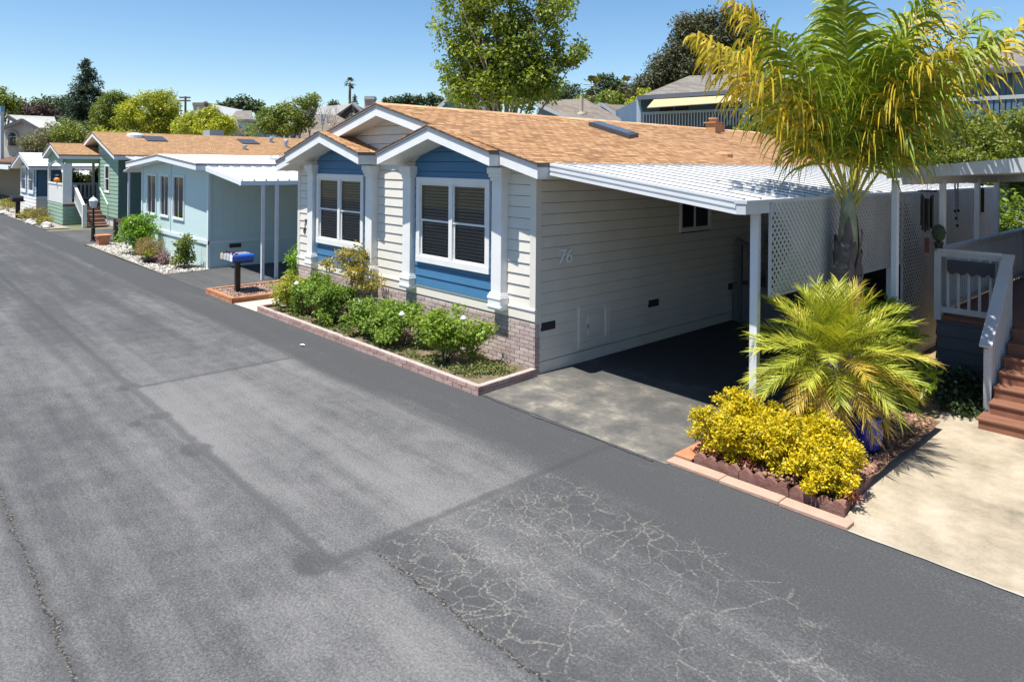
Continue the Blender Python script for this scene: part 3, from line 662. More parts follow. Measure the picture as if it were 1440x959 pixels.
def rose(x, y, h, r, label, mat=ROSE, blooms=(), n=1500, seed=0):
    rg = random.Random(seed)
    bl = [(rg.uniform(-r, r) * .92, rg.uniform(-.9, .9) * min(r, .38), h * rg.uniform(.32, .88), r * rg.uniform(.28, .5), r * rg.uniform(.28, .5), r * rg.uniform(.25, .4)) for _ in range(16)]
    t = shrub('rose_bush', label, (x, y, .07), bl, int(n * 3.2), .060, .036, mat, 'rose bushes in the front planter', nsub=100, rsub=(.09, .17), stems=8, cat='rose bush', seed=seed, stem_r=.010)
    for (bx, by, bz) in blooms:
        m = MB()
        for k in range(3):
            m.lathe([(.012, -.03), (.048 - .010 * k, -.01 + .008 * k), (.052 - .014 * k, .016 + .012 * k), (.02, .026 + .014 * k)], (x + bx + .006 * k, y + by - .004 * k, .07 + bz), 9)
        m.build('bloom', WHT, t, True)
    return t
rose(-14.55, 6.95, .72, .42, 'yellowing rose bush beside the pale walkway, farthest from the drive', ROSEY, (), 1300, 1)
rose(-13.75, 6.95, .78, .52, 'green rose bush with one white bloom between the yellowing bush and the small tree', ROSE, ((.1, -.35, .70),), 1900, 2)
rose(-12.75, 6.92, .74, .50, 'dark green rose bush just in front of the small bronze-leaved tree', ROSE, (), 1800, 3)
rose(-11.15, 6.95, .70, .48, 'rose bush under the column between the two blue bays with a white bloom', ROSE, ((-.25, -.2, .62),), 1700, 4)
rose(-10.2, 6.92, .74, .50, 'rose bush with one large white bloom under the nearer blue window', ROSE, ((.28, -.22, .66),), 1800, 5)
rose(-9.05, 6.95, .78, .54, 'rose bush with yellow-green leaves nearest the driveway', leafmat('rose_leaf_light', [(0, (0.044, 0.088, 0.015)), (.3, (0.138, 0.225, 0.027)), (.7, (0.275, 0.375, 0.050)), (1, (0.525, 0.500, 0.088))], .38, .45, 5), ((.2, .22, .70),), 1900, 6)
BRONZE = leafmat('bronze_leaf', [(0, (0.103, 0.103, 0.023)), (.4, (0.230, 0.218, 0.046)), (.75, (0.414, 0.310, 0.081)), (1, (0.483, 0.276, 0.115))], .35, .4, 5)
shrub('small_tree', 'small airy bronze-leaved tree in the planter before the white wall', (-12.55, 7.30, .08),
      [(.0, 0, 1.15, .55, .32, .32), (.45, -.05, .95, .4, .3, .3), (-.45, -.1, 1.1, .35, .28, .22), (.1, 0, 1.4, .32, .25, .2)], 2300, .075, .034, BRONZE, nsub=60, rsub=(.07, .16), stems=10, cat='tree', seed=8, stem_r=.016)
LAUR = leafmat('laurel_leaf', [(0, (0.040, 0.098, 0.011)), (.45, (0.127, 0.253, 0.023)), (1, (0.322, 0.483, 0.046))], .38, .4, 4)
shrub('laurel_shrub', 'bright green laurel with white buds at the far corner of the cream and blue house', (-16.15, 8.0, 0), [(0, 0, .95, .42, .5, .55), (.05, -.1, .5, .40, .45, .4), (0, .2, 1.2, .3, .3, .35)], 2600, .10, .05, LAUR, nsub=50, rsub=(.12, .22), cat='shrub', seed=9)

# ------------------------------------------------------------------ mailbox planter
MP = thing('mailbox_planter', (-17.1, 7.2, 0), 'small orange brick planter filled with brown gravel around the mailbox post', 'planter')
b = MB(); X0, X1, Y0_, Y1_ = -17.95, -16.25, 6.36, 8.15
bricks(b, frame((X0, Y0_), (1, 0), (0, -1)), X1 - X0, 0, .136, .10); bricks(b, frame((X1 - .1, Y0_), (0, 1), (1, 0)), Y1_ - Y0_, 0, .136, .10)
bricks(b, frame((X0, Y0_), (0, 1), (-1, 0)), Y1_ - Y0_, 0, .136, -.10); bricks(b, frame((X0, Y1_ + .1), (1, 0), (0, -1)), X1 - X0, 0, .136, .10)
b.build('brick_curb', REDBRICK, MP)
soil(MP, X0 + .05, X1 - .06, Y0_, Y1_, .085, M('brown_gravel', (.20, .12, .09), (.36, .25, .2), 20, 1, bsc=40, bst=1), .012, 'gravel', .08)
def stones(name, label, x0, x1, y0, y1, n, s, mat, z=0, seed=3):
    rg = np.random.default_rng(seed); base = np.array([[1, 0, 0], [-.5, .87, 0], [-.5, -.87, 0], [0, 0, .8], [0, 0, -.5]]); Fb = np.array([[0, 1, 3], [1, 2, 3], [2, 0, 3], [1, 0, 4], [2, 1, 4], [0, 2, 4]])
    c = np.stack([rg.uniform(x0, x1, n), rg.uniform(y0, y1, n), np.full(n, z)], 1); a = rg.uniform(0, 6.28, n); sc = s * rg.uniform(.5, 1.3, (n, 1, 1))
    R = np.zeros((n, 3, 3)); R[:, 0, 0] = np.cos(a); R[:, 0, 1] = -np.sin(a); R[:, 1, 0] = np.sin(a); R[:, 1, 1] = np.cos(a); R[:, 2, 2] = .7
    V = (np.einsum('nij,kj->nki', R, base) * (1 + .25 * rg.normal(size=(n, 5, 1)))) * sc + c[:, None]
    F = (Fb[None] + (np.arange(n) * 5)[:, None, None]).reshape(-1, 3)
    return tag(npmesh(name, V.reshape(-1, 3), F, mat), label, 'gravel', None, 'stuff')
stones('gravel', 'brown gravel lying in the orange brick mailbox planter', X0 + .05, X1 - .08, Y0_, Y1_, 1400, .03, M('gravel_brown', (.2, .12, .09), isl=[(0, (.13, .08, .06)), (.5, (.26, .17, .13)), (1, (.45, .36, .3))], rough=.95), .09)
MBX = thing('mailbox_stand', (-17.2, 6.76, 0), 'black post carrying four mailboxes, the nearest one blue, in the orange brick planter', 'mailboxes')
q = MB(); q.box(-17.255, -17.145, 6.705, 6.815, .05, .84); q.build('post', BLACK, MBX, bevel=.004)
q = MB(); q.box(-17.63, -16.83, 6.55, 7.0, .84, .88); q.build('tray', BLACK, MBX, bevel=.004)
def mailbox(cx, col, door):
    y0, y1 = 6.50, 7.02; z0 = .882; w = .085; h = .11
    prof = [(-w, 0)] + [(-w * math.cos(t), h + w * .62 * math.sin(t)) for t in [PI * i / 8 for i in range(9)]] + [(w, 0)]
    q = MB(); q.prism(prof, lambda p, t: (cx + p[0], t, z0 + p[1]), y0, y1); o = q.build('mailbox', col, MBX)
    q = MB(); q.prism([(p[0] * .95, p[1] * .96 + .004) for p in prof], lambda p, t: (cx + p[0], t, z0 + p[1]), y0 - .012, y0 - .001); q.build('door', door, o)
    q = MB(); q.box(cx + w + .001, cx + w + .008, y0 + .06, y0 + .085, z0 + .06, z0 + .20); q.box(cx + w + .001, cx + w + .008, y0 + .06, y0 + .13, z0 + .17, z0 + .20); q.build('flag', M('red_flag', (.5, .03, .03), rough=.5), o)
mailbox(-17.53, M('mailbox_black', (.02, .02, .022), rough=.35), M('mailbox_door_tan', (.55, .48, .36), rough=.5))
mailbox(-17.33, M('mailbox_grey', (.22, .23, .25), rough=.4), M('mailbox_door_grey', (.5, .52, .55), rough=.5))
mailbox(-17.13, M('mailbox_grey', (.22, .23, .25)), M('mailbox_door_grey', (.5, .52, .55)))
mailbox(-16.93, M('mailbox_blue', (.015, .085, .42), rough=.3), M('mailbox_door_white', (.75, .78, .82), rough=.4))

# ------------------------------------------------------------------ palm planter by the drive
PP = thing('palm_bed', (-3.6, 8, 0), 'raised bed of brown mulch with a flat salmon paver border between two driveways', 'planter')
PAVE = M('salmon_paver', (.36, .20, .14), (.44, .29, .22), 7, .85, bsc=40, bst=.25, isl=[(0, (.33, .17, .12)), (1, (.46, .31, .24))])
PAVEO = M('orange_paver', (.40, .15, .07), (.45, .22, .12), 7, .85, bsc=40, bst=.25)
q = MB(); x = -4.47
while x < -2.6:
    L_ = .64; q.hexa([(x, 6.53, 0), (x + L_, 6.545, 0), (x + L_, 6.705, 0), (x, 6.69, 0), (x, 6.53, .04), (x + L_, 6.545, .04), (x + L_, 6.705, .04), (x, 6.69, .04)]); x += .648
q.build('paver_border', PAVE, PP, bevel=.006)
q = MB(); y = 6.73
for k in range(8): q.hexa([(-4.5, y, 0), (-4.28, y, 0), (-4.28, y + .29, 0), (-4.5, y + .29, 0), (-4.5, y, .05), (-4.28, y, .05), (-4.28, y + .29, .05), (-4.5, y + .29, .05)]); y += .30
q.build('orange_border', PAVEO, PP, bevel=.006)
soil(PP, -4.28, -2.72, 6.85, 9.95, .10, M('dark_mulch', (.10, .055, .035), (.24, .15, .10), 14, 1, bsc=40, bst=1), .02)
MULCH = M('mulch_chips', (.2, .1, .06), isl=[(0, (.10, .05, .035)), (.6, (.26, .14, .09)), (1, (.42, .27, .18))], rough=1)
stones('mulch', 'red-brown bark mulch around the palms', -4.2, -2.75, 6.85, 9.95, 2600, .035, MULCH, .115, 5)
SCAL = M('scallop_block', (.17, .075, .06), (.25, .135, .11), 8, .9, bsc=40, bst=.4)
def scallop(p, d, L, label):
    """cast edging block with a scalloped top"""
    n = 4; prof = [(0, 0)]
    for i in range(n):
        for j in range(7): t = j / 6; prof.append((L * (i + t) / n, .085 + .05 * math.sin(PI * t)))
    prof.append((L, 0)); nn = Vector((-d[1], d[0], 0)); p = Vector(p); dv = Vector((d[0], d[1], 0)); q = MB()
    for off, h, w in ((0, 1, .055),):
        q.prism(prof, lambda c, t: p + dv * c[0] + nn * t + Vector((0, 0, c[1])), 0, w)
    return tag(q.build('edging_block', SCAL), label, 'edging block', 'scalloped edging blocks around the palm bed')
ordn = ['first', 'second', 'third', 'fourth', 'fifth', 'sixth']
x = -4.26
for i in range(3): scallop((x, 6.755 + i * .006, 0), (1, .02), .53, f'road-side scalloped edging block of the palm bed, {ordn[i]} from the weathered driveway'); x += .54
y = 6.80
for i in range(6): scallop((-2.66 - .055 * i, y, 0), (-.10, .995), .52, f'scalloped edging block along the concrete drive, {ordn[i]} from the road'); y += .53
for i in range(1): scallop((-4.24, 6.9 + .5, 0), (0, -1), .6, 'scalloped red edging block at the weathered driveway end of the palm bed')
GOLD = leafmat('golden_leaf', [(0, (.045, .07, .008)), (.22, (.16, .18, .010)), (.42, (.46, .38, .012)), (.75, (.70, .55, .016)), (1, (.78, .65, .07))], .36, .5, 8)
hedge_c = (-3.55, 7.3, .1); hb = []
for k in range(46):
    u = (k % 23) / 22; v = random.random()
    hb.append((-.70 + 1.42 * u, -.42 + .80 * v * (1 if u < .8 else .8), .24 + .16 * v - .06 * u + .02 * math.sin(u * 9), .20, .17, .25))
shrub('golden_hedge', 'dense golden-yellow euonymus bush at the road front of the palm bed', hedge_c, hb, 46000, .036, .022, GOLD, nsub=620, rsub=(.045, .10), stems=12, seed=12, droop=-.3, upb=.7)
cl = [(random.uniform(-4.1, -3.0), random.uniform(7.1, 7.5), .25, .3, .25, .15) for _ in range(14)]
RED = leafmat('red_succulent', [(0, (.08, .015, .012)), (.6, (.20, .045, .03)), (1, (.34, .14, .07))], .15)
for i, (x, y) in enumerate(((-4.05, 6.86), (-3.72, 6.90), (-3.1, 6.92), (-2.85, 6.98), (-2.66, 6.95))):
    lab = ['low red succulent at the driveway corner of the golden bush', 'low red succulent behind the first front edging block', 'low red succulent under the middle of the golden bush', 'low red succulent under the road end of the golden bush', 'red succulent spilling over the edging corner by the concrete drive'][i]
    shrub('red_succulent', lab, (x, y, .10), [(0, 0, .05, .13, .06, .05)], 130, .05, .016, RED, 'red succulents under the golden bush', stems=0, cat='succulent', seed=20 + i, upb=1.0, droop=-.8)
POT = thing('blue_pot', (-3.02, 8.3, .1), 'glossy cobalt blue pot half hidden under the bushy palm', 'pot')
q = MB(); q.lathe([(.12, 0), (.17, .12), (.18, .26), (.155, .36), (.185, .39), (.185, .42), (.15, .42), (.14, .38)], (-3.02, 8.3, .1), 20); q.build('body', M('cobalt_glaze', (.01, .02, .25), rough=.15, spec=.7), POT, True)

# ------------------------------------------------------------------ palms
def frond_mesh(o, az, el, L, sag, nl, leafL, leafW, droop, rach_w, twist=0, rng=None, start=.12, vee=.35, curl=.15, nseg=4, tipshort=.35, fwd=.35, plum=0):
    """one feather leaf: curved midrib with two rows of leaflets hanging off it; returns rachis MB and leaflet arrays"""
    rng = rng or random
    pts = []; p = Vector(o); a = el; n = 14; h = Vector((math.cos(az), math.sin(az), 0)); side = Vector((-h.y, h.x, 0))
    dirs = []
    for i in range(n + 1):
        d = h * math.cos(a) + UP * math.sin(a); dirs.append(d); pts.append(p.copy()); p = p + d * (L / n); a -= sag / n * (0.5 + i / n)
    V = []; F = []
    for s in (1, -1):
        for k in range(nl):
            t = start + (1 - start) * (k + .5) / nl; fi = t * n; i0 = min(int(fi), n - 1); q = pts[i0].lerp(pts[i0 + 1], fi - i0); d = dirs[i0]
            up = side.cross(d); up = up if up.z > 0 else -up
            env = math.sin(PI * min(1, (.18 + .82 * (t - start) / (1 - start)) ** .8)) ** .6
            env = max(env, tipshort); ll = leafL * env * rng.uniform(.8, 1.12)
            ld = (side * s * .85 + d * (fwd + .5 * t) + up * (vee + rng.uniform(-.22, .22) + plum * rng.uniform(-1, 1)) + Vector((rng.uniform(-.1, .1) - plum * .5 * rng.random() * 0, rng.uniform(-.1, .1), rng.uniform(-.1, .1))) * (1 + 3 * plum)).normalized(); dr = droop * (1 + plum * rng.uniform(-.9, .5))
            wv = (d * .9 - ld * .3 + Vector((0, 0, rng.uniform(-.25, .25)))).normalized(); b = len(V); c = q.copy(); step = ll / nseg
            for j in range(nseg + 1):
                w = leafW * (.55, 1, .9, .6, .08)[min(4, round(j * 4 / nseg))] * .5
                V += [c - wv * w, c + wv * w]
                c = c + ld * step; ld = (ld + Vector((0, 0, -dr * (j + 1) / nseg)) + d * curl * .1).normalized()
            F += [(b + 2 * j, b + 2 * j + 1, b + 2 * j + 3, b + 2 * j + 2) for j in range(nseg)]
    mb = MB(); mb.add(V, F); mb.tube(pts, [rach_w * (1 - .85 * i / n) for i in range(n + 1)], 5, mi=1); return mb
QF = leafmat('queen_palm_leaf', [(0, (0.056, 0.105, 0.009)), (.35, (0.132, 0.203, 0.015)), (.7, (0.253, 0.308, 0.021)), (1, (0.488, 0.461, 0.033))], .22, .5, 1.1)
QFY = leafmat('queen_palm_leaf_yellow', [(0, (0.114, 0.128, 0.010)), (.35, (0.285, 0.251, 0.018)), (.75, (0.570, 0.394, 0.029)), (1, (0.730, 0.492, 0.096))], .26, .5, 1.6)
QR = M('palm_midrib', (.30, .28, .05), (.42, .36, .10), 5, .5)
QB = Vector((-3.80, 9.75, 0)); QP = thing('queen_palm', QB, 'tall feather palm with yellow-green drooping fronds and grey trunk', 'palm')
tb = MB(); pts = []; rr = []
for i in range(26):
    z = 2.30 * i / 25; pts.append(QB + Vector((.02 * math.sin(z * 2), .02 * math.cos(z * 1.7), z))); rr.append((.20 - .06 * (z / 2.45)) * (1 + .05 * math.sin(z * 21) + random.uniform(-.03, .03)))
tb.tube(pts, rr, 14, wob=.05); tb.build('trunk', M('palm_trunk', (.09, .08, .08), (.21, .185, .185), 7, .95, bsc=18, bst=.9, stretch=(1, 1, 2.5)), QP, True)
bo = MB()
for k in range(46):
    az = k * 2.4 + random.uniform(-.3, .3); z = .45 + k * .039 + random.uniform(-.04, .04); h = Vector((math.cos(az), math.sin(az), 0)); sd_ = Vector((-h.y, h.x, 0)); c = QB + Vector((0, 0, z)); r0 = .19 - .06 * (z / 2.45); P = []; wd = random.uniform(.7, 1.15)
    for (t, w, r) in ((0, .085, r0 - .01), (.16, .075, r0 + .012), (.32, .045, r0 + .03), (.46 * wd, .012, r0 + .015 + .03 * random.random())):
        for e in (-1, 1): P.append(c + h * (r - .012) + sd_ * (w * e * wd + random.uniform(-.01, .01)) + Vector((0, 0, t)))
        P.append(c + h * (r + .014) + Vector((0, 0, t)))
    bo.add(P, [(0, 2, 5, 3), (2, 1, 4, 5), (3, 5, 8, 6), (5, 4, 7, 8), (6, 8, 11, 9), (8, 7, 10, 11)])
bo.build('leaf_base', M('old_leaf_base', (.09, .075, .075), (.20, .165, .16), 9, .9, bsc=25, bst=.8, stretch=(1, 1, .4), isl=[(0, (.045, .038, .038)), (.55, (.15, .12, .115)), (.85, (.22, .18, .17)), (1, (.26, .15, .10))]), QP, True)
cs = MB(); cs.tube([QB + Vector((0, 0, 2.15)), QB + Vector((.0, 0, 2.4)), QB + Vector((0, 0, 2.7)), QB + Vector((0, 0, 3.1))], [.14, .12, .10, .05], 12); cs.build('crown_shaft', M('green_sheath', (.20, .22, .12), (.33, .33, .24), 5, .5), QP, True)
def azim(rv, fv):   # direction given as right / away-from-road components in the photo's view
    v = RT * rv + FW * fv; return math.atan2(v.y, v.x)
rq = random.Random(5); top = QB + Vector((0, 0, 2.72))
for (rv, fv, el, L, sag, yel) in ((-1, -.2, 58, 3.0, .62, 1), (-1, .25, 64, 3.1, .62, 1), (-.8, -.5, 66, 2.7, .6, 0), (-.6, .1, 71, 3.1, .5, 1), (-.6, .9, 66, 2.9, .6, 0), (-.25, -.4, 78, 2.8, .5, 0), (.05, .3, 86, 2.9, .35, 0), (.25, -.2, 80, 3.1, .4, 0),
                               (.5, .1, 73, 3.3, .5, 1), (1, -.25, 60, 3.5, .5, 1), (1, .2, 65, 3.4, .55, 0), (.8, -.5, 67, 2.8, .6, 0), (.75, .8, 66, 3.0, .6, 1), (.1, -1, 76, 2.2, .6, 0), (.15, 1, 74, 2.8, .6, 0), (.45, -.8, 70, 2.3, .6, 1), (.6, .4, 76, 3.0, .5, 0)):
    mb = frond_mesh(top + Vector((rq.uniform(-.04, .04), rq.uniform(-.04, .04), rq.uniform(-.12, .12))), azim(rv, fv), math.radians(el), L * 1.05, sag, 68, 1.0, .040, 1.15, .022, rng=rq, start=.23, vee=.10, nseg=6, plum=.5)
    mb.build('frond', [QFY if yel else QF, QR], QP)
PF = leafmat('date_palm_leaf', [(0, (0.125, 0.180, 0.013)), (.4, (0.302, 0.357, 0.034)), (.75, (0.527, 0.522, 0.068)), (1, (0.720, 0.612, 0.156))], .20, .45, 2.5)
PFY = leafmat('date_palm_leaf_old', [(0, (0.240, 0.196, 0.018)), (.5, (0.524, 0.371, 0.046)), (1, (0.721, 0.489, 0.184))], .22, .4, 2.5)
PB = Vector((-3.44, 8.40, .1)); DP = thing('pygmy_date_palm', PB, 'low bushy palm with fine arching yellow-green fronds over the blue pot', 'palm')
tb = MB(); tb.tube([PB, PB + Vector((0, 0, .45)), PB + Vector((0, 0, .95))], [.13, .12, .10], 10, wob=.12); tb.build('trunk', M('palm_trunk', (.2, .15, .12)), DP, True)
rp = random.Random(3); nF = 92
for k in range(nF):
    u = (k + .5) / nF; az = k * 2.39996; el = 88 - 118 * u ** .95 + rp.uniform(-11, 11); L = .90 + .08 * math.sin(u * 3.1) + rp.uniform(-.12, .08)
    mb = frond_mesh(PB + Vector((.04 * math.cos(az), .04 * math.sin(az), .92 - .10 * u)), az, math.radians(el), L, .70 + .35 * u, 46, .32, .0115, .22, .008, rng=rp, start=.20, vee=.22, nseg=3, tipshort=.6, fwd=.95, plum=.22)
    mb.build('frond', [PFY if u > .84 or rp.random() < .12 else PF, QR], DP)

PS = MB(); c = G(425, 486); PS.add([(c.x - .06, c.y - .03, .012), (c.x + .05, c.y - .04, .03), (c.x + .06, c.y + .03, .012), (c.x - .04, c.y + .04, .022)], [(0, 1, 2), (0, 2, 3)])
tag(PS.build('paper_scrap', M('paper', (.7, .7, .68))), 'small white scrap of paper lying on the asphalt by the pink brick planter', 'litter')
# ------------------------------------------------------------------ deck, stairs and patio cover on the right
GREYP = M('grey_white_paint', (.47, .49, .52), (.42, .44, .47), 5, .55)
SLATE = M('slate_siding', (.075, .085, .105), (.09, .10, .12), 3, .7)
REDWOOD = M('redwood_step', (.22, .10, .06), (.16, .068, .042), 5, .7, stretch=(.6, 6, 6), bsc=10, bst=.1)
DK = thing('deck', (-2.6, 12.0, 0), 'raised deck with slate skirting, grey-white railing and redwood stairs at the right edge', 'deck')
q = MB(); df = frame((-3.36, 12.03), (1, 0), (0, -1)); siding(q, df, 3.4, 0, 1.0, .19); siding(q, frame((-3.36, 18), (0, -1), (-1, 0)), 5.97, 0, 1.0, .19)
q.box(-3.34, 0, 12.05, 18, 0, .98); q.build('skirting', SLATE, DK)
q = MB(); q.box(-3.36, 0, 12.0, 18, 1.0, 1.06); q.build('floor', REDWOOD, DK)
def railing(name, p, q_, z0, z1, parent, nb=None, mat=GREYP, tw=.13, post=True, bal=.035, sp=.135):
    p, q_ = Vector(p), Vector(q_); L = (q_ - p).length; d = (q_ - p) / L; mb = MB()
    zz = lambda z: Vector((0, 0, z))
    mb.bar(p + zz(z1), q_ + zz(z1), tw, .04); mb.bar(p + zz(z1 - .06), q_ + zz(z1 - .06), .04, .08); mb.bar(p + zz(z0 + .1), q_ + zz(z0 + .1), .04, .085)
    k = sp
    while k < L - .03: c = p + d * k; mb.bar(c + zz(z0 + .12), c + zz(z1 - .06), bal, bal, up=(d.x, d.y, 0)); k += sp
    if post:
        for c in (p, q_): mb.bar(c + zz(z0 - .06), c + zz(z1 - .02), .09, .09, up=(d.x, d.y, 0))
    return mb.build(name, mat, parent)
railing('railing', (-3.34, 12.0, 0), (-2.52, 12.0, 0), 1.06, 2.06, DK); railing('railing', (-3.34, 12.1, 0), (-3.34, 17.5, 0), 1.06, 2.06, DK)
railing('railing', (-3.3, 17.55, 0), (-.5, 17.55, 0), 1.06, 2.06, DK)
for i in range(7):
    q = MB(); y0 = 10.36 if i == 0 else 10.62 + .235 * i - .235
    z1 = .15 * (i + 1); q.box(-2.44 if i == 0 else -2.37, -.6, y0 - .02, y0 + .30, z1 - .035, z1); q.build('tread', REDWOOD, DK, bevel=.006)
    q = MB(); q.box(-2.42 if i == 0 else -2.36, -.62, y0, 12.0 + i * .001, z1 - .15, z1 - .037); q.build('riser', M('redwood_riser', (.19, .08, .05), (.25, .11, .065), 5, .7), DK)
q = MB(); a, b = Vector((-2.45, 10.80, .96)), Vector((-2.45, 12.0, 2.06)); q.bar(a, b, .145, .04); q.bar(a + Vector((0, .05, -.07)), b + Vector((0, 0, -.08)), .04, .09)
q.box(-2.49, -2.40, 10.88, 10.97, 0, .98)
for k in range(11): y = 11.0 + .095 * k; zr = .96 + (y - 10.8) * .917; q.box(-2.435, -2.40, y, y + .035, max(.15, (y - 10.62) / .235 * .15 - .1), zr - .06)
q.build('stair_rail', GREYP, DK)
q = MB(); pr2 = [(0, 0)] + [(.60 * i / 16, -.16 - .06 * abs(math.sin(i * .9))) for i in range(17)] + [(.60, 0)]
q.prism(pr2, lambda c, t: (-3.20 + c[0], t, 1.93 + c[1]), 11.90, 11.925); tag(q.build('hanging_banner', M('dark_banner', (.05, .055, .07), rough=.8)), 'dark scalloped banner hung on the front railing of the deck', 'banner')
PC = thing('patio_cover', (-2.4, 10.5, 0), 'grey-white patio cover with a wide front beam on slim posts over the deck', 'patio cover')
q = MB(); zl = (3.147, 3.28); zr = (3.30, 3.50)
q.hexa([(-3.56, 10.46, zl[0]), (-1.4, 10.46, zr[0]), (-1.4, 10.54, zr[0]), (-3.56, 10.54, zl[0]), (-3.56, 10.46, zl[1]), (-1.4, 10.46, zr[1]), (-1.4, 10.54, zr[1]), (-3.56, 10.54, zl[1])]); q.build('beam', GREYP, PC)
q = MB(); q.slab([(-3.5, 10.55, 3.22), (.4, 10.55, 3.40), (.4, 17.6, 3.33), (-3.5, 17.6, 3.19)], .035); q.build('roof', ALU, PC)
q = MB(); q.bar((-3.36, 10.56, 3.125), (-3.36, 17.5, 3.10), .07, .12); q.build('side_beam', GREYP, PC)
for (x, y, z0) in ((-3.46, 10.5, 0), (-3.34, 12.18, 2.06), (-3.34, 14.1, 2.06), (-3.34, 15.4, 2.06)):
    q = MB(); q.box(x - .04, x + .04, y - .04, y + .04, z0, 3.13); q.build('post', POSTM, PC, bevel=.005)
def chime(name, p, label, n, L, r, mat, disc=.09, sail=True, fan=.05):
    t = thing(name, p, label, 'wind chime', 'wind chimes under the patio cover'); p = Vector(p); q = MB()
    q.lathe([(disc, -.02), (disc, 0), (.02, .01)], p, 12); q.tube([p, p + Vector((0, 0, .10))], .004, 4); q.build('top_disc', mat, t)
    q = MB()
    for k in range(n):
        a = 2 * PI * k / n; c = p + Vector((fan * math.cos(a), fan * math.sin(a), -.06 - .03 * (k % 3))); q.tube([c, c - Vector((0, 0, L - .04 * (k % 2)))], r, 7); q.tube([c, c + Vector((0, 0, .06))], .002, 4)
    o = q.build('tubes', mat, t)
    if sail:
        q = MB(); q.tube([p, p - Vector((0, 0, L + .22))], .003, 4); q.box(p.x - .03, p.x + .03, p.y - .006, p.y + .006, p.z - L - .42, p.z - L - .2); q.build('sail', M('chime_sail', (.10, .03, .025)), t)
    return t
c_ = lambda px, py, x: PX(px, py, x)
chime('wind_chime', c_(1304, 268, -3.36), 'large black tube wind chime hanging nearest the left post', 6, .50, .020, BLACK, .13, True, .07)
chime('wind_chime', c_(1377, 260, -3.36), 'dark brown wind chime with short clustered tubes by the third post', 7, .42, .03, M('bronze_chime', (.05, .035, .03), rough=.5), .07, False, .05)
WS = thing('wind_spinner', c_(1345, 258, -3.36), 'wire hoop spinner with dangling strings between the chimes', 'spinner'); p = c_(1345, 262, -3.36); q = MB()
q.tube([p + Vector((0, .10 * math.cos(a), .10 * math.sin(a))) for a in [2 * PI * i / 16 for i in range(17)]], .007, 5); q.tube([p + Vector((0, .06 * math.cos(a), .06 * math.sin(a))) for a in [2 * PI * i / 12 for i in range(13)]], .006, 5); q.build('hoop', BLACK, WS)
q = MB()
for k in range(4):
    o = Vector((0, -.06 + .06 * k, -.1)); q.tube([p + o, p + o - Vector((0, 0, .25 + .12 * (k % 3)))], .004, 4); q.lathe([(.005, -.03), (.025, 0), (.005, .03)], p + o - Vector((0, 0, .3 + .12 * (k % 3))), 8)
q.build('strings', BLACK, WS)
CA = thing('potted_cactus', (-3.34, 12.0, 2.08), 'dark green cactus pad in a pot on the corner of the deck railing', 'plant')
q = MB(); q.lathe([(.05, 0), (.07, .09), (.06, .09)], (-3.34, 12.0, 2.08), 12); q.build('pot', M('dark_pot', (.03, .03, .035)), CA)
q = MB(); q.lathe([(.02, .09), (.08, .15), (.10, .24), (.07, .33), (.02, .36)], (-3.34, 12.0, 2.08), 12, 0, .5); q.build('pad', M('cactus', (.03, .06, .03), (.05, .08, .04), 20, .7), CA, True)
IVY = leafmat('ivy', [(0, (.015, .03, .012)), (.5, (.035, .07, .022)), (1, (.10, .14, .05))], .2)
shrub('ivy_plant', 'sprawling dark green vine at the foot of the deck stairs', (-2.85, 11.3, 0), [(0, 0, .12, .42, .5, .16), (.15, -.45, .08, .3, .3, .1), (-.1, .3, .25, .35, .25, .2)], 1500, .06, .045, IVY, seed=31, cat='vine', stems=6)
shrub('laurel_shrub', 'glossy broad-leaved shrub growing between the palm trunk and the deck', (-3.72, 10.35, 0), [(0, 0, 1.10, .42, .4, .45), (-.40, .25, 1.15, .32, .35, .36), (.26, -.15, 1.0, .34, .3, .45), (.30, .1, .5, .4, .4, .35)], 3000, .15, .062,
      leafmat('laurel_gloss', [(0, (0.048, 0.096, 0.014)), (.4, (0.156, 0.240, 0.024)), (.75, (0.360, 0.432, 0.036)), (1, (0.552, 0.552, 0.060))], .38, .3, 3), nsub=70, rsub=(.12, .22), seed=33, stems=8)
YG = leafmat('lime_leaf', [(0, (.10, .15, .012)), (.5, (.24, .30, .025)), (1, (.46, .46, .05))], .35, .4, 3)
shrub('lime_shrub', 'bright lime green shrub just beyond the deck railing', Vector((D(1352, 325, 17.6).x, D(1352, 325, 17.6).y, 0)), [(0, 0, 1.5, .7, .7, .6), (-.3, 0, 1.0, .5, .5, .6)], 2200, .11, .05, YG, nsub=50, rsub=(.15, .25), seed=35)
HG = leafmat('hedge_leaf', [(0, (0.037, 0.075, 0.015)), (.4, (0.125, 0.200, 0.027)), (.8, (0.275, 0.350, 0.044)), (1, (0.450, 0.450, 0.075))], .38, .5, .9)
HGP = leafmat('hedge_leaf_pinkish', [(0, (0.044, 0.075, 0.018)), (.35, (0.125, 0.175, 0.030)), (.7, (0.250, 0.275, 0.050)), (.9, (0.375, 0.350, 0.088)), (1, (0.625, 0.425, 0.225))], .36, .5, .8)
def gp(px, dep): v = D(px, 231, dep); return Vector((v.x, v.y, 0))
shrub('green_shrub', 'leafy green shrub behind the deck at the right edge', gp(1425, 19.5), [(0, 0, 1.5, .95, .9, 1.1), (-.5, .2, 1.1, .7, .8, .9), (.8, 0, 1.3, .9, .9, 1.2)], 5200, .14, .075, HG, nsub=120, rsub=(.2, .38), seed=36)
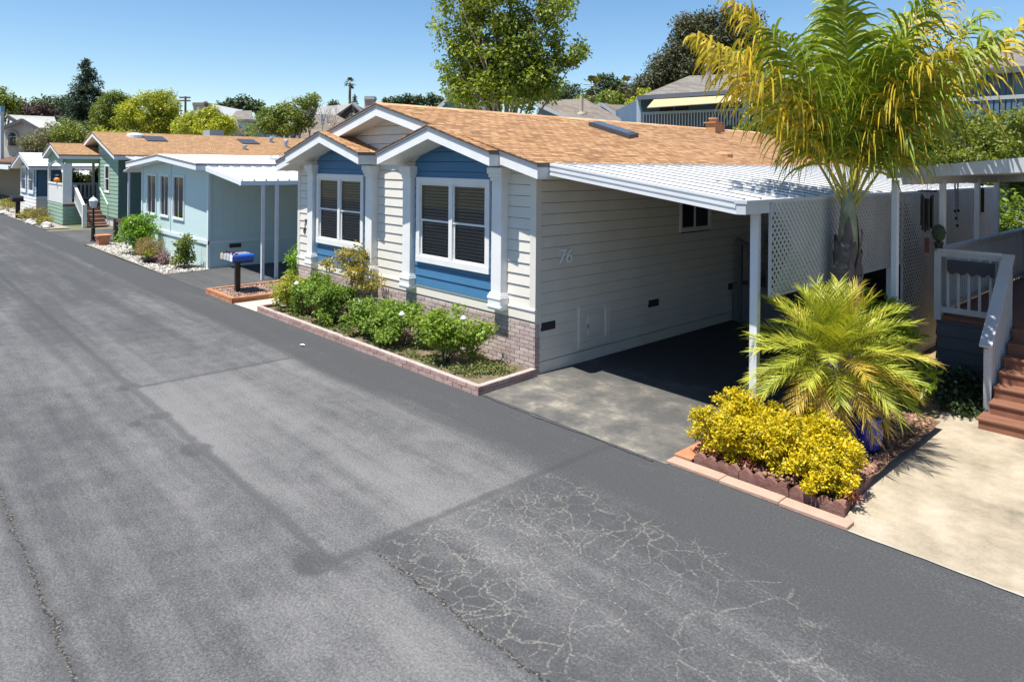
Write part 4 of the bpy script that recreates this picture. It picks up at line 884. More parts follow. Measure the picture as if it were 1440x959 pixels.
b = gp(1365, 27); tree('spreading_tree', 'wide mounded green tree with pinkish new growth above the patio cover', b,
     [(-1.6, -1.4, 3.3, 1.5, 1.5, 1.6), (0, 0, 4.0, 1.9, 1.9, 1.7), (1.5, 1.4, 4.1, 1.9, 1.9, 1.7), (-.6, -.6, 2.6, 1.8, 1.8, 1.5), (2.4, 2.2, 3.2, 2.0, 2.0, 1.8), (-2.3, -2.0, 2.6, 1.2, 1.2, 1.3)], 700, (.28, .55), 52000, .16, .075, HGP, .22, seed=40, droop=0, shell=.3)

# ------------------------------------------------------------------ teal neighbour
TEAL = M('teal_panel', (.52, .66, .66), (.49, .63, .63), 2, .6); TEALT = M('teal_trim', (.60, .70, .72))
WROOF = M('white_metal_roof', (.64, .66, .68), (.56, .58, .60), .8, .5)
def house_box(parent, x0, x1, y0, y1, z0, ztop, apex, mat, name='wall'):
    q = MB(); q.prism([(x0, z0), (x1, z0), (x1, ztop(x1)), (apex, ztop(apex)), (x0, ztop(x0))], lambda p, t: (p[0], t, p[1]), y0, y1); return q.build(name, mat, parent)
T = thing('mobile_home', (-25.5, 7.75, 0), 'pale teal house with three tall front windows and a white low-pitched roof', 'house')
tz = lambda x: 3.53 - .15 - .075 * abs(x + 25.5)
cor = MB(); cor.box(-28.8, -22.2, 8.0, 23.8, .02, 3.0); cor.build('interior', DARK, T)
q = MB(); tf = frame((-29.0, 7.75), (1, 0), (0, -1))
wins = ((.62, 1.79), (2.21, 3.24), (3.62, 4.79)); zs = (1.32, 2.82)
us = [0] + [v for w in wins for v in (w[0] + .03, w[1] - .03)] + [7.0]
for i in range(0, len(us), 2): q.add([tf(us[i], 0, 0), tf(us[i + 1], 0, 0), tf(us[i + 1], 0, 3.0), tf(us[i], 0, 3.0)], [(0, 1, 2, 3)])
for w in wins:
    for za, zb in ((0, zs[0] + .03), (zs[1] - .03, 3.0)): q.add([tf(w[0] + .03, 0, za), tf(w[1] - .03, 0, za), tf(w[1] - .03, 0, zb), tf(w[0] + .03, 0, zb)], [(0, 1, 2, 3)])
q.prism([(-29, 3.0), (-22, 3.0), (-22, tz(-22)), (-25.5, tz(-25.5)), (-29, tz(-29))], lambda p, t: (p[0], t, p[1]), 7.75, 7.8)
q.box(-22.04, -22.0, 7.8, 24, 0, 3.15); q.box(-29.0, -28.96, 7.8, 24, 0, 3.15)
k = .4
while k < 16: q.box(-22.0, -21.992, 7.75 + k, 7.758 + k + .012, .95, 3.1); k += .4
for k in range(1, 17): q.box(-29 + .4 * k, -28.988 + .4 * k, 7.743, 7.75, .02, .72)
q.build('wall', TEAL, T)
q = MB(); q.box(-29.02, -21.96, 7.71, 7.76, .74, .86); q.box(-22.03, -21.965, 7.77, 24, .76, .85); q.box(-25.68, -25.60, 7.72, 7.755, .87, 3.2); q.build('band', TEALT, T)
for (a, b) in ((-22.09, -21.96), (-29.03, -28.90)):
    q = MB(); q.box(a, b, 7.715, 7.80, .0, 3.1); q.build('corner_trim', TEALT, T)
for w in wins: window(T, frame((-29.0, 7.75), (1, 0), (0, -1)), w[0], w[1], *zs, 1, tw=.055, hung=False, slider=True, blinds=False, trim=M('pale_frame', (.70, .74, .76)))
gable_roof(T, (-25.5, 3.53), ((-29.35, 3.24), (-21.7, 3.24)), 7.25, 24, .14, WROOF, trim=M('white_gutter', (.68, .72, .75)), over=.01)
for (px, py) in ((306, 217),):
    p = Vector((-23.4, 10.6, 3.38)); q = MB(); q.lathe([(.32, -.05), (.32, .06), (.26, .13), (.06, .15)], p, 14); q.build('roof_vent', GALV, T)
q = MB(); q.box(-21.985, -21.965, 8.38, 8.74, .60, .72); q.build('foundation_vent', VENT, T)
TC = thing('carport', (-20.3, 7.6, 0), 'white ribbed awning carport on slim posts beside the pale teal house', 'carport')
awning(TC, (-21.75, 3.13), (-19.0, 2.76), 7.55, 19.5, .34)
q = MB(); q.box(-19.03, -18.91, 7.5, 19.5, 2.65, 2.77); q.bar((-21.75, 7.54, 3.08), (-18.95, 7.54, 2.71), .04, .13); q.build('gutter', M('white_gutter', (.68, .72, .75)), TC)
for y in (8.15, 8.55, 13.5, 18.5): q = MB(); q.box(-19.01, -18.93, y - .04, y + .04, 0, 2.66); q.build('post', POSTM, TC)
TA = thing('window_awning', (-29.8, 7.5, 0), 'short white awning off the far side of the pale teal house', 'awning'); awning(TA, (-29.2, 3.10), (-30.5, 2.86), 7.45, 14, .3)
q = MB(); q.box(-30.45, -30.38, 7.6, 7.67, 0, 2.85); q.build('post', POSTM, TA)

# ------------------------------------------------------------------ teal house bed
WG = M('white_gravel', (.6, .58, .54), isl=[(0, (.16, .145, .125)), (.5, (.32, .30, .27)), (1, (.58, .56, .52))], rough=.95)
sheet('gravel_bed', [(-31.2, 6.32), (-21.6, 6.36), (-21.7, 7.7), (-29, 7.74), (-31, 9.5)], .016, M('gravel_base', (.20, .18, .15), (.40, .37, .33), 14, 1, bsc=40, bst=1))
stones('gravel', 'white gravel spread along the pale teal house', -31, -21.7, 6.4, 7.68, 3200, .055, WG, .02, 6)
TB = thing('brick_edging', (-26.3, 6.28, 0), 'flat terracotta brick edging along the white gravel bed', 'edging')
q = MB(); bricks(q, frame((-31.3, 6.24), (1, .004), (0, -1)), 9.75, 0, .06, -.10); bricks(q, frame((-21.6, 6.3), (-.08, 1), (1, .08)), 1.35, 0, .06, .10); bricks(q, frame((-26.0, 6.75), (1, -.05), (0, -1)), 3.2, 0, .06, .10)
q.build('bricks', M('terracotta_brick', (.45, .26, .17), isl=[(0, (.36, .18, .11)), (1, (.58, .42, .32))], rough=.9), TB)
p = gp(192, 1); shrub('round_bush', 'big round bright green bush at the front of the pale teal house', (-26.85, 7.0, 0), [(0, 0, .72, .78, .6, .68), (.2, .1, .95, .55, .5, .5)], 3600, .12, .055, LAUR, nsub=110, rsub=(.15, .26), seed=41, shell=.4)
HEA = leafmat('reddish_heather', [(0, (.13, .12, .04)), (.4, (.24, .20, .07)), (.7, (.34, .20, .11)), (1, (.46, .30, .15))], .3, .6, 2)
shrub('heather_shrub', 'wispy red and olive shrub beside the round green bush', (-25.05, 6.85, 0), [(0, 0, .38, .62, .4, .34), (.5, 0, .45, .35, .35, .3)], 2600, .12, .018, HEA, nsub=60, rsub=(.1, .2), seed=42, droop=-.6)
shrub('purple_heather', 'low purple-brown shrub in the white gravel', (-23.75, 7.05, 0), [(0, 0, .2, .35, .3, .2)], 900, .09, .02, leafmat('purple_leaf', [(0, (.08, .04, .05)), (1, (.26, .15, .15))], .2), nsub=24, rsub=(.08, .15), seed=43)
shrub('green_shrub', 'small lone leafy shrub near the corner of the pale teal house', (-22.6, 7.15, 0), [(0, 0, .45, .42, .35, .36), (.1, .1, .75, .28, .25, .25)], 1300, .10, .06, leafmat('yellowish_leaf', [(0, (.05, .08, .015)), (.5, (.13, .18, .03)), (1, (.34, .36, .08))], .3, .45, 4), nsub=36, rsub=(.1, .2), seed=44)
BW = thing('bowl_planter', (-24.35, 6.75, 0), 'dark bowl planter with a tuft of leaves in the white gravel', 'planter'); q = MB(); q.lathe([(.14, 0), (.27, .15), (.29, .17), (.22, .15)], (-24.35, 6.75, .02), 16); q.build('bowl', M('dark_bowl', (.03, .03, .04), rough=.5), BW)
V, F = leaves([(-24.35, 6.75, .3, .22, .22, .14)], 200, .09, .04, upb=.8, droop=-.6); npmesh('foliage', V, F, YG, BW)
LP = thing('lamp_post', (-32.25, 6.8, 0), 'black garden lamp post with a white lantern at the drive', 'lamp post'); q = MB(); q.lathe([(.11, 0), (.11, .04), (.075, .06), (.07, .55), (.045, .6), (.035, 1.32), (.06, 1.36)], (-32.25, 6.8, 0), 10); q.build('post', BLACK, LP)
q = MB(); q.lathe([(.06, 1.36), (.13, 1.44), (.17, 1.66), (.15, 1.66)], (-32.25, 6.8, 0), 6); q.build('lantern', M('lantern_glass', (.62, .64, .66), rough=.2), LP); q = MB(); q.lathe([(.18, 1.66), (.12, 1.74), (.03, 1.80), (.02, 1.86)], (-32.25, 6.8, 0), 6); q.build('cap', M('lantern_cap', (.6, .62, .64)), LP)
TP = thing('terracotta_pot', (-30.5, 6.75, 0), 'square terracotta pot on the gravel near the lamp post', 'pot'); q = MB(); q.hexa([(-30.68, 6.6, .02), (-30.32, 6.6, .02), (-30.32, 6.92, .02), (-30.68, 6.92, .02), (-30.74, 6.55, .36), (-30.26, 6.55, .36), (-30.26, 6.97, .36), (-30.74, 6.97, .36)]); q.box(-30.77, -30.23, 6.52, 7.0, .36, .42); q.build('body', M('terracotta', (.42, .16, .07), (.5, .22, .11), 8, .85), TP)
WP = thing('timber_barrier', (-31.6, 7.4, 0), 'short brown timber post with a rail by the lamp post', 'post'); q = MB(); q.box(-31.75, -31.57, 7.4, 7.56, 0, .95); q.build('post', M('brown_timber', (.07, .04, .03), (.11, .07, .05), 8, .8), WP); q = MB(); q.box(-31.57, -29.2, 7.45, 7.52, .82, .94); q.build('rail', M('brown_timber', (.07, .04, .03)), WP)

# ------------------------------------------------------------------ green house with porch
GRN = M('sage_siding', (.25, .36, .27), (.22, .33, .25), 2, .6); GRND = M('shaded_sage_siding', (.10, .17, .15), (.09, .15, .13), 2, .6); PW = M('porch_white', (.72, .72, .70), (.66, .66, .64), 3, .5)  # GRND: the sage siding darkened, shade of the side wall put into the colour
GH = thing('mobile_home', (-41.3, 9, 0), 'sage green house with a tan shingle roof and a gabled entry porch', 'house')
gg = lambda x: 4.79 - .2 - .27 * abs(x + 41.3)
cor = MB(); cor.prism([(-41.5, .55), (-37.9, .55), (-37.9, 3.3), (-41.5, 4.3)], lambda p, t: (p[0], t, p[1]), 9.25, 26); cor.prism([(-45.2, .55), (-41.6, .55), (-41.6, 4.2), (-45.2, 3.3)], lambda p, t: (p[0], t, p[1]), 12.5, 26); cor.build('interior', DARK, GH)
q = MB(); gf = frame((-41.6, 9.0), (1, 0), (0, -1)); siding(q, gf, 3.93, .50, lambda u: gg(u - 41.6), .19, [(1.42, 2.26, 1.72, 3.02)]); q.build('wall', GRN, GH)
q = MB(); q.box(-37.70, -37.66, 9.0, 26, .50, 3.5); q.box(-41.62, -41.58, 9.0, 12.4, .5, 4.3); q.box(-45.4, -41.6, 12.2, 12.3, .5, 3.5)
for k in range(16): q.box(-37.66, -37.652, 9, 26, .5 + .19 * k, .51 + .19 * k)
q.build('side_wall', GRND, GH)
q = MB(); q.box(-45.3, -37.8, 9.06, 26, 0, .5); q.build('foundation', M('pale_foundation', (.55, .55, .56), (.48, .48, .49), 3, .8), GH)
window(GH, gf, 1.36, 2.32, 1.66, 3.08, 1, tw=.08, blinds=False)
gable_roof(GH, (-41.3, 4.79), ((-45.75, 3.58), (-36.9, 3.58)), 8.62, 26.5, .18, SHINGB)
for (px, py, rr_, hh) in ((190, 192, .42, .16), (310, 187, .5, .2)):
    pass
def gh_roof(px, py): d = ray(px, py); t = (4.79 - .2715 * (C0.x + 41.3) - C0.z) / (d.z + .2715 * d.x); return C0 + d * t
p = gh_roof(190, 192); q = MB(); q.lathe([(.40, -.12), (.40, .06), (.34, .14), (.1, .18)], p, 14); q.build('roof_vent', M('vent_white', (.65, .67, .72)), GH)
for (px, py, k) in ((218, 196, 1), (349, 200, 1)):
    p = gh_roof(px, py); q = MB(); q.slab([(p.x - .5, p.y - .5, p.z + .18), (p.x + .5, p.y - .5, p.z - .09), (p.x + .5, p.y + .5, p.z - .09), (p.x - .5, p.y + .5, p.z + .18)], .10); q.build('skylight', M('skylight_frame', (.10, .11, .13)), GH)
for (px, py, h) in ((381, 200, .3), (402, 207, .45), (344, 210, .25)):
    p = gh_roof(px, py); q = MB(); q.tube([p - Vector((0, 0, .1)), p + Vector((0, 0, h * .7))], .09, 8); q.lathe([(.15, h * .6), (.15, h * .85), (.05, h)], p, 10); q.build('vent_pipe', GALV, GH)
q = MB(); p = gh_roof(300, 187); q.box(p.x - .55, p.x + .55, p.y - .4, p.y + .4, p.z - .3, p.z + .14); q.build('rooftop_cooler', M('cooler_grey', (.28, .33, .36)), GH)
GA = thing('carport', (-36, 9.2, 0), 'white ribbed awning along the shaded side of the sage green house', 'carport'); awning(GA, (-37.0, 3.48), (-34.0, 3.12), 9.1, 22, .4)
for y in (9.4, 15, 21): q = MB(); q.box(-34.1, -34.0, y, y + .08, 0, 3.1); q.build('post', POSTM, GA)
P = thing('porch', (-43.5, 7.4, 0), 'gabled entry porch with white board railing joined to the sage green house', 'porch')
gable_roof(P, (-43.5, 4.2), ((-45.75, 3.58), (-41.25, 3.58)), 7.15, 9.65, .16, SHINGB)
q = MB(); pf = frame((-45.5, 7.4), (1, 0), (0, -1)); siding(q, pf, 4.0, 0, 1.05, .19); siding(q, frame((-41.5, 7.4), (0, 1), (1, 0)), 1.6, 0, .92, .19); q.build('skirting', GRN, P); q = MB(); siding(q, pf, 4.0, 3.15, lambda u: 4.0 - .276 * abs(u - 2.0), .19); q.box(-45.5, -41.55, 7.42, 7.5, 3.15, 3.4); q.box(-41.62, -41.5, 7.5, 9, 3.12, 3.42); q.build('green_panel', GRN, P)
q = MB(); q.box(-45.5, -41.5, 7.42, 11.8, .92, 1.05); q.build('floor', M('porch_floor', (.15, .10, .08)), P)
for (x0, x1, y0, y1) in ((-45.5, -45.38, 7.38, 7.5), (-41.62, -41.49, 7.38, 7.78), (-45.5, -45.38, 9.5, 9.62)): q = MB(); q.box(x0, x1, y0, y1, 1.05, 3.12); q.build('post', PW, P)
q = MB(); ar = [(-45.37 + 3.74 * i / 14, 3.14 - .32 * (abs(2 * i / 14 - 1) ** 2.5)) for i in range(15)]; q.prism(ar + [(-41.63, 3.2), (-45.37, 3.2)], lambda c, t: (c[0], t, c[1]), 7.40, 7.46); q.build('arch', PW, P)
q = MB(); k = 0
while k < 3.74: q.box(-45.37 + k, -45.37 + k + .15, 7.40, 7.43, 1.07, 2.02); k += .165
q.box(-45.38, -41.62, 7.37, 7.46, 2.02, 2.10); q.build('board_railing', PW, P)
railing('railing', (-45.42, 7.55, 0), (-45.42, 11.6, 0), 1.05, 2.0, P, mat=PW, bal=.09, sp=.2)
for i in range(6): q = MB(); x0 = -41.5 + .38 * i; z1 = 1.05 - .175 * (i + 1) + .0; q.box(x0, x0 + .40, 7.98, 8.95, max(z1 - .05, .02), z1 + .0 if z1 > .03 else .08); q.box(x0 + .02, x0 + .06, 8.0, 8.93, z1, z1 + .17); q.build('step', M('porch_step', (.20, .11, .08), (.26, .16, .12), 6, .8), P)
q = MB(); q.bar((-41.5, 7.9, 2.0), (-39.3, 7.9, 1.0), .12, .05); q.bar((-41.5, 7.9, 1.2), (-39.3, 7.9, .25), .05, .1); q.box(-39.38, -39.2, 7.81, 7.99, 0, 1.12)
for k in range(14): x = -41.4 + .15 * k; q.bar((x, 7.9, 1.15 - (x + 41.5) * .43), (x, 7.9, 2.0 - (x + 41.5) * .45), .05, .05, up=(1, 0, 0))
q.build('stair_rail', PW, P)
q = MB(); q.bar((-41.5, 8.97, 2.0), (-39.5, 8.97, 1.05), .05, .06); q.box(-39.56, -39.5, 8.94, 9.0, .2, 1.1); q.build('handrail', M('pale_green_rail', (.45, .58, .48)), P)
OP = thing('orange_pumpkin', (-43.0, 7.42, 2.1), 'orange ornament standing on the porch railing', 'ornament'); q = MB(); q.lathe([(.05, 0), (.17, .07), (.19, .16), (.14, .26), (.04, .30)], (-43.0, 7.42, 2.1), 12); q.build('body', M('orange_glaze', (.65, .22, .03), rough=.5), OP, True); q = MB(); q.lathe([(.12, .30), (.15, .36), (.10, .45)], (-43, 7.42, 2.1), 8); q.build('top', M('navy_cap', (.02, .03, .08)), OP)
shrub('porch_plant', 'dark red and green climber seen through the porch opening', (-46.0, 9.6, .3), [(0, -.9, 1.6, .32, 1.0, 1.0), (0, .8, 1.7, .32, 1.2, 1.0)], 5200, .15, .08, leafmat('climber', [(0, (.02, .04, .012)), (.6, (.07, .10, .02)), (1, (.22, .10, .04))], .3, .45, 1), nsub=60, rsub=(.2, .35), seed=46)

# ------------------------------------------------------------------ blue house, brown house
BH = thing('mobile_home', (-50.5, 7.2, 0), 'small dark blue house with white lower boards and white roof', 'house')
BB = M('navy_siding', (.07, .14, .22), (.06, .12, .19), 2, .6); BL2 = M('sky_blue_siding', (.22, .36, .5))
bz = lambda x: 3.7 - .15 - .24 * abs(x + 50.5)
house_box(BH, -53.2, -47.75, 7.25, 20, 0, bz, -50.5, BB)
q = MB(); siding(q, frame((-53.3, 7.2), (1, 0), (0, -1)), 5.6, 0, 1.2, .2); siding(q, frame((-47.72, 7.2), (0, 1), (1, 0)), 1.0, 0, 1.2, .2); q.build('lower_boards', PW, BH)
q = MB(); siding(q, frame((-53.3, 7.2), (1, 0), (0, -1)), 5.6, 1.2, lambda u: bz(u - 53.3), .2); q.build('front_siding', BL2, BH)
for u in (.5, 3.1): window(BH, frame((-53.3, 7.17), (1, 0), (0, -1)), u, u + 1.9, 1.3, 2.95, 1, tw=.16, hung=True, blinds=False)
gable_roof(BH, (-50.5, 3.72), ((-53.8, 2.95), (-47.2, 2.95)), 6.75, 20, .16, WROOF)
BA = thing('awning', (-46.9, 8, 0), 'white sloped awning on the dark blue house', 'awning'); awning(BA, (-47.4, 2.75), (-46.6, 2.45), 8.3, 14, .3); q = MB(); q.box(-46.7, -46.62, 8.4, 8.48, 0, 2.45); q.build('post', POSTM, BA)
BR = thing('mobile_home', (-66, 9, 0), 'tan house with a dark brown roof at the far left end of the road', 'house')
house_box(BR, -130, -58.5, 9.5, 22, 0, lambda x: 3.0, -66, M('tan_wall', (.24, .18, .12), (.20, .15, .10), 2, .7))
q = MB(); q.slab([(-150, 9.0, 3.1), (-56, 9.0, 3.1), (-57.5, 15, 4.45), (-150, 15, 4.45)], .15); q.slab([(-150, 15, 4.45), (-57.5, 15, 4.45), (-56, 22.5, 3.0), (-150, 22.5, 3.0)], .15); q.build('roof', shingles('brown_shingles', [(0, (.10, .055, .04)), (1, (.20, .12, .09))], 'x'), BR)
p = Vector((-63.5, 11.2, 3.55)); q = MB(); q.tube([p, p + Vector((0, 0, .45))], .16, 8); q.lathe([(.42, .45), (.38, .6), (.1, .7)], p, 10); q.build('roof_vent', GALV, BR)
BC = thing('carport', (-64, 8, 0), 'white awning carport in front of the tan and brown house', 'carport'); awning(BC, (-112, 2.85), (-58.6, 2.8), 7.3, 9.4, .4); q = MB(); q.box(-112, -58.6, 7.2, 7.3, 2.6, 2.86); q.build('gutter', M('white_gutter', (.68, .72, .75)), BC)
for x in (-71.8, -65): q = MB(); q.box(x, x + .1, 7.3, 7.4, 0, 2.6); q.build('post', POSTM, BC)
# planting and stones on the far left
sheet('gravel_strip', [(-60, 6.0), (-39.2, 6.25), (-39.3, 7.3), (-47, 7.1), (-60, 7.3)], .014, M('gravel_base', (.4, .37, .33)))
FL = [('yellow_shrub', 'yellow-green shrub with pink flowers by the dark blue house', -53.0, 6.5, .95, .75, 'shrub'), ('bronze_shrub', 'rust and olive shrub in front of the porch', -44.2, 6.75, .80, .85, 'shrub'),
      ('yellow_shrub', 'small yellow-green plant in a pot beside the far mailbox', -45.5, 6.45, .5, .45, 'plant'), ('yellow_shrub', 'low golden plant at the corner of the porch', -41.2, 6.55, .45, .5, 'plant'), ('orange_shrub', 'orange-tinted plant behind the far mailbox', -47.0, 6.8, .6, .4, 'plant')]
YSH = leafmat('yellow_shrub_leaf', [(0, (.12, .12, .02)), (.5, (.28, .27, .05)), (1, (.50, .36, .16))], .3, .5, 2)
for i, (nm, lab, x, y, h, r, ct) in enumerate(FL):
    shrub(nm, lab, (x, y, 0), [(0, 0, h * .55, r, r * .7, h * .45)], 1100, .10, .04, YSH if i != 1 else leafmat('rust_leaf', [(0, (.08, .09, .02)), (.5, (.20, .18, .05)), (1, (.36, .2, .08))], .3, .5, 2), nsub=30, rsub=(.12, .24), seed=50 + i, cat=ct)
def boulder(x, y, s, lab):
    q = MB(); rg = random.Random(int(x * 31)); k = 8
    q.lathe([(s * .8, -.05), (s, s * .25), (s * .75, s * .6), (s * .2, s * .75)], (x, y, 0), 9, 0, .75); q.v = [(a + rg.uniform(-.12, .12) * s, b + rg.uniform(-.12, .12) * s, c + rg.uniform(-.08, .08) * s) for a, b, c in q.v]
    return tag(q.build('boulder', M('white_boulder', (.36, .34, .31), (.5, .48, .45), 4, .9)), lab, 'rock', 'pale rocks along the far left kerb')
for i, (x, y, s) in enumerate(((-54.5, 6.4, .4), (-53.6, 6.2, .32), (-51.5, 6.15, .35), (-50.3, 6.2, .26), (-43.6, 6.3, .30), (-42.6, 6.28, .26), (-42.0, 6.35, .34), (-40.2, 6.5, .38), (-39.8, 6.4, .22))):
    boulder(x, y, s, ['largest pale rock under the yellow-green shrub with pink flowers', 'pale rock second from the left at the foot of the dark blue house', 'pale rock by the front boards of the dark blue house', 'small pale rock left of the far mailbox', 'pale rock in front of the rust and olive shrub', 'small pale rock between the rust shrub and golden plant', 'pale rock beside the low golden plant', 'broad pale rock at the foot of the porch stairs', 'smallest pale rock at the drive edge near the lamp post'][i])
FM = thing('mailbox_stand', (-47.5, 6.3, 0), 'black mailbox on a post far down the road by the dark blue house', 'mailboxes'); q = MB(); q.box(-47.6, -47.4, 6.2, 6.4, 0, .95); q.build('post', BLACK, FM); q = MB(); q.box(-48.1, -46.9, 5.95, 6.55, .95, 1.0)
for k in range(3): cx = -47.85 + .36 * k; q.prism([(-.15, 0), (.15, 0), (.15, .16), (.08, .26), (-.08, .26), (-.15, .16)], lambda c, t, cx=cx: (cx + c[0], t, 1.0 + c[1]), 5.98, 6.5)
q.build('mailbox', M('mailbox_black', (.02, .02, .022)), FM)

# ------------------------------------------------------------------ house the deck belongs to, and the houses across the road
NH = thing('mobile_home', (2.5, 12.5, 0), 'grey-blue house behind the deck, just past the right edge of the frame', 'house')
house_box(NH, -.55, 7.5, 12.3, 27, 0, lambda x: 3.15 + .2 * (1 - abs(x - 3.5) / 4), 3.5, M('neighbour_siding', (.20, .23, .28), (.18, .21, .25), 2, .7))
gable_roof(NH, (3.5, 4.3), ((-1.0, 3.2), (8.0, 3.2)), 11.9, 27.5, .18, M('neighbour_roof', (.24, .22, .2), (.3, .28, .26), 6, .9))
for k, (x0, lab, cc) in enumerate(((-24, 'beige house across the road, mirrored in the window glass', (.36, .32, .26)), (-10.5, 'grey-green house across the road opposite the cream and blue house', (.25, .28, .25)), (3.5, 'tan house across the road at the right', (.34, .28, .22)))):
    OH = thing('mobile_home', (x0 + 4, -12, 0), lab, 'house')
    house_box(OH, x0, x0 + 8.2, -26, -11.5, 0, lambda x, x0=x0: 4.2 - .26 * abs(x - x0 - 4.1), x0 + 4.1, M('opposite_wall_%d' % k, cc, tuple(c * .9 for c in cc), 2, .7))
    gable_roof(OH, (x0 + 4.1, 4.4), ((x0 - .4, 3.2), (x0 + 8.6, 3.2)), -26.5, -11, .18, M('opposite_roof', (.14, .12, .11), (.2, .18, .16), 5, .9))
    window(OH, frame((x0 + 8.2, -11.45), (-1, 0), (0, 1)), 1, 3, 1.2, 2.7, 2, blinds=False)
    railing('porch_railing', (x0 + 4.5, -10.4, 0), (x0 + 8, -10.4, 0), .8, 1.75, OH, mat=PW, bal=.05)
    q = MB(); q.box(x0 + 4.4, x0 + 8.2, -11.45, -10.3, 0, .8); q.build('porch_floor', REDWOOD, OH)
# ------------------------------------------------------------------ background
def quad(mb, pts, t=.15): return mb.slab([tuple(p) for p in pts], t)
def zpx(py, px, dep): return D(px, py, dep).z
def facing(parent, name, mat, poly, dep, deep):
    """a wall block that faces the road end: outline at its own distance, with real depth"""
    q = MB(); P = [D(x, y, dep) for x, y in poly]; B = [p + FW * deep for p in P]; k = len(P)
    q.add(P + B, [tuple(range(k)), tuple(range(k, 2 * k))[::-1]] + [((i + 1) % k, i, i + k, (i + 1) % k + k) for i in range(k)]); return q.build(name, mat, parent)
GREYSH = shingles('grey_shingles', [(0, (.125, .115, .10)), (.5, (.165, .15, .132)), (1, (.21, .19, .17))], 'x', .3, .6, .3)
PALESH = shingles('pale_shingles', [(0, (.26, .275, .25)), (1, (.34, .355, .325))], 'x', .3, .6, .2)
BROWNSH = shingles('brown_grey_shingles', [(0, (.13, .11, .09)), (1, (.21, .18, .15))], 'x', .3, .6, .3)
CRM = M('cream_stucco', (.52, .52, .46), (.47, .47, .42), 1, .8); DTRIM = M('dark_trim', (.10, .10, .11)); LBLUE = M('light_blue_wall', (.27, .37, .46), (.25, .345, .43), 1, .7)
HB = lambda px, dep: gp(px, dep)
# cream house with arched window
d0 = 72; CH = thing('house', HB(32, d0), 'cream two-storey house with arched window and pale grey-green roof at far left', 'house')
facing(CH, 'wall', CRM, [(-30, 300), (-30, 178), (5, 178), (31, 167.5), (57, 182), (70, 184), (70, 300)], d0, 9)
q = MB(); quad(q, [D(8, 161.5, d0 + 8), D(76.5, 164.5, d0 + 8), D(82, 181, d0 + .3), D(50, 181.5, d0 + .3)]); quad(q, [D(3, 178.5, d0 - .6), D(31, 167.0, d0 - .6), D(31, 167.0, d0 + 4), D(3, 178.5, d0 + 4)][::-1]); quad(q, [D(31, 167.0, d0 - .6), D(58, 182.5, d0 - .6), D(58, 182.5, d0 + 4), D(31, 167.0, d0 + 4)][::-1]); q.build('roof', PALESH, CH)
q = MB()
for a, b in (((3, 178.8), (31, 167.6)), ((31, 167.6), (58, 182.8)), ((10, 162), (22, 169.5))): q.bar(D(*a, d0 - .75) - UP * .12, D(*b, d0 - .75) - UP * .12, .16, .34)
q.bar(D(52, 182, d0), D(64, 181.5, d0), .15, .25); q.build('fascia', DTRIM, CH)
q = MB(); c = D(16.5, 197, d0 - .15); R3 = RT
def archpts(cx, ytop, ybot, w, dep, n=9):
    yy = ytop + w; return [(cx - w, ybot), (cx + w, ybot)] + [(cx + w * math.cos(PI * i / n), yy - w * math.sin(PI * i / n)) for i in range(n + 1)]
facing(CH, 'window_surround', M('stone_surround', (.36, .34, .29)), archpts(16.3, 183.5, 206, 9.0, d0), d0 - .22, .3); wf = facing(CH, 'window', M('pale_frame', (.70, .74, .76)), archpts(16.3, 185.5, 206, 6.6, d0), d0 - .30, .1)
facing(wf, 'pane', M('dark_glass', (.03, .035, .045), rough=.1, spec=.6), archpts(16.3, 186.3, 191.6, 5.8, d0), d0 - .34, .05); q = MB()
for (x, y) in ((10.5, 193), (14.5, 193), (18.6, 193), (10.5, 199.5), (14.5, 199.5), (18.6, 199.5)):
    P = [D(x, y, d0 - .36), D(x + 3.6, y, d0 - .36), D(x + 3.6, y + 5.9, d0 - .36), D(x, y + 5.9, d0 - .36)]; q.hexa([p + FW * .04 for p in P] + P)
q.build('pane', M('dark_glass', (.03, .035, .045)), wf)
facing(CH, 'chimney', M('pale_chimney', (.55, .60, .62)), [(-14, 230), (-14, 152), (1, 152), (1, 230)], d0 - 2, .45); facing(CH, 'chimney_cap', M('blue_cap', (.20, .33, .40)), [(-15, 157), (-15, 149), (.5, 149), (1.6, 157)], d0 - 2.1, .55)
# grey house with steep roof
d1 = 62; G1 = thing('house', HB(300, d1), 'white-sided house with a steep grey-brown roof and boxed chimney behind the trees', 'house')
facing(G1, 'wall', M('white_side', (.50, .51, .51)), [(283, 260), (283, 148), (290, 145), (340, 186), (340, 260)], d1, 8); facing(G1, 'chimney', M('white_side', (.50, .51, .51)), [(271.5, 200), (271.5, 148), (286, 148), (286, 200)], d1 - 1.2, 1.2); facing(G1, 'chimney_cap', M('brown_cap', (.22, .17, .15)), [(270.5, 149), (270.5, 144.5), (287, 144.5), (287, 149)], d1 - 1.3, 1.4)
q = MB(); quad(q, [D(288, 144, d1 - .4), D(347, 190, d1 - .4), D(352, 188, d1 + 7), D(305, 147, d1 + 7)][::-1], .2); quad(q, [D(318, 156, d1 + 6), D(354, 156, d1 + 6), D(356, 168, d1 + 1), D(334, 168, d1 + 1)][::-1], .2); q.build('roof', GREYSH, G1)
q = MB(); q.bar(D(288, 144.5, d1 - .5), D(347, 190.5, d1 - .5), .15, .35); q.bar(D(262, 166, d1 - .4), D(289, 145, d1 - .4), .15, .3); q.build('fascia', M('brown_cap', (.22, .17, .15)), G1); facing(G1, 'annex', M('pale_blue_grey', (.42, .5, .54)), [(328, 230), (328, 168), (354, 168), (354, 230)], d1 + 1.3, 5)
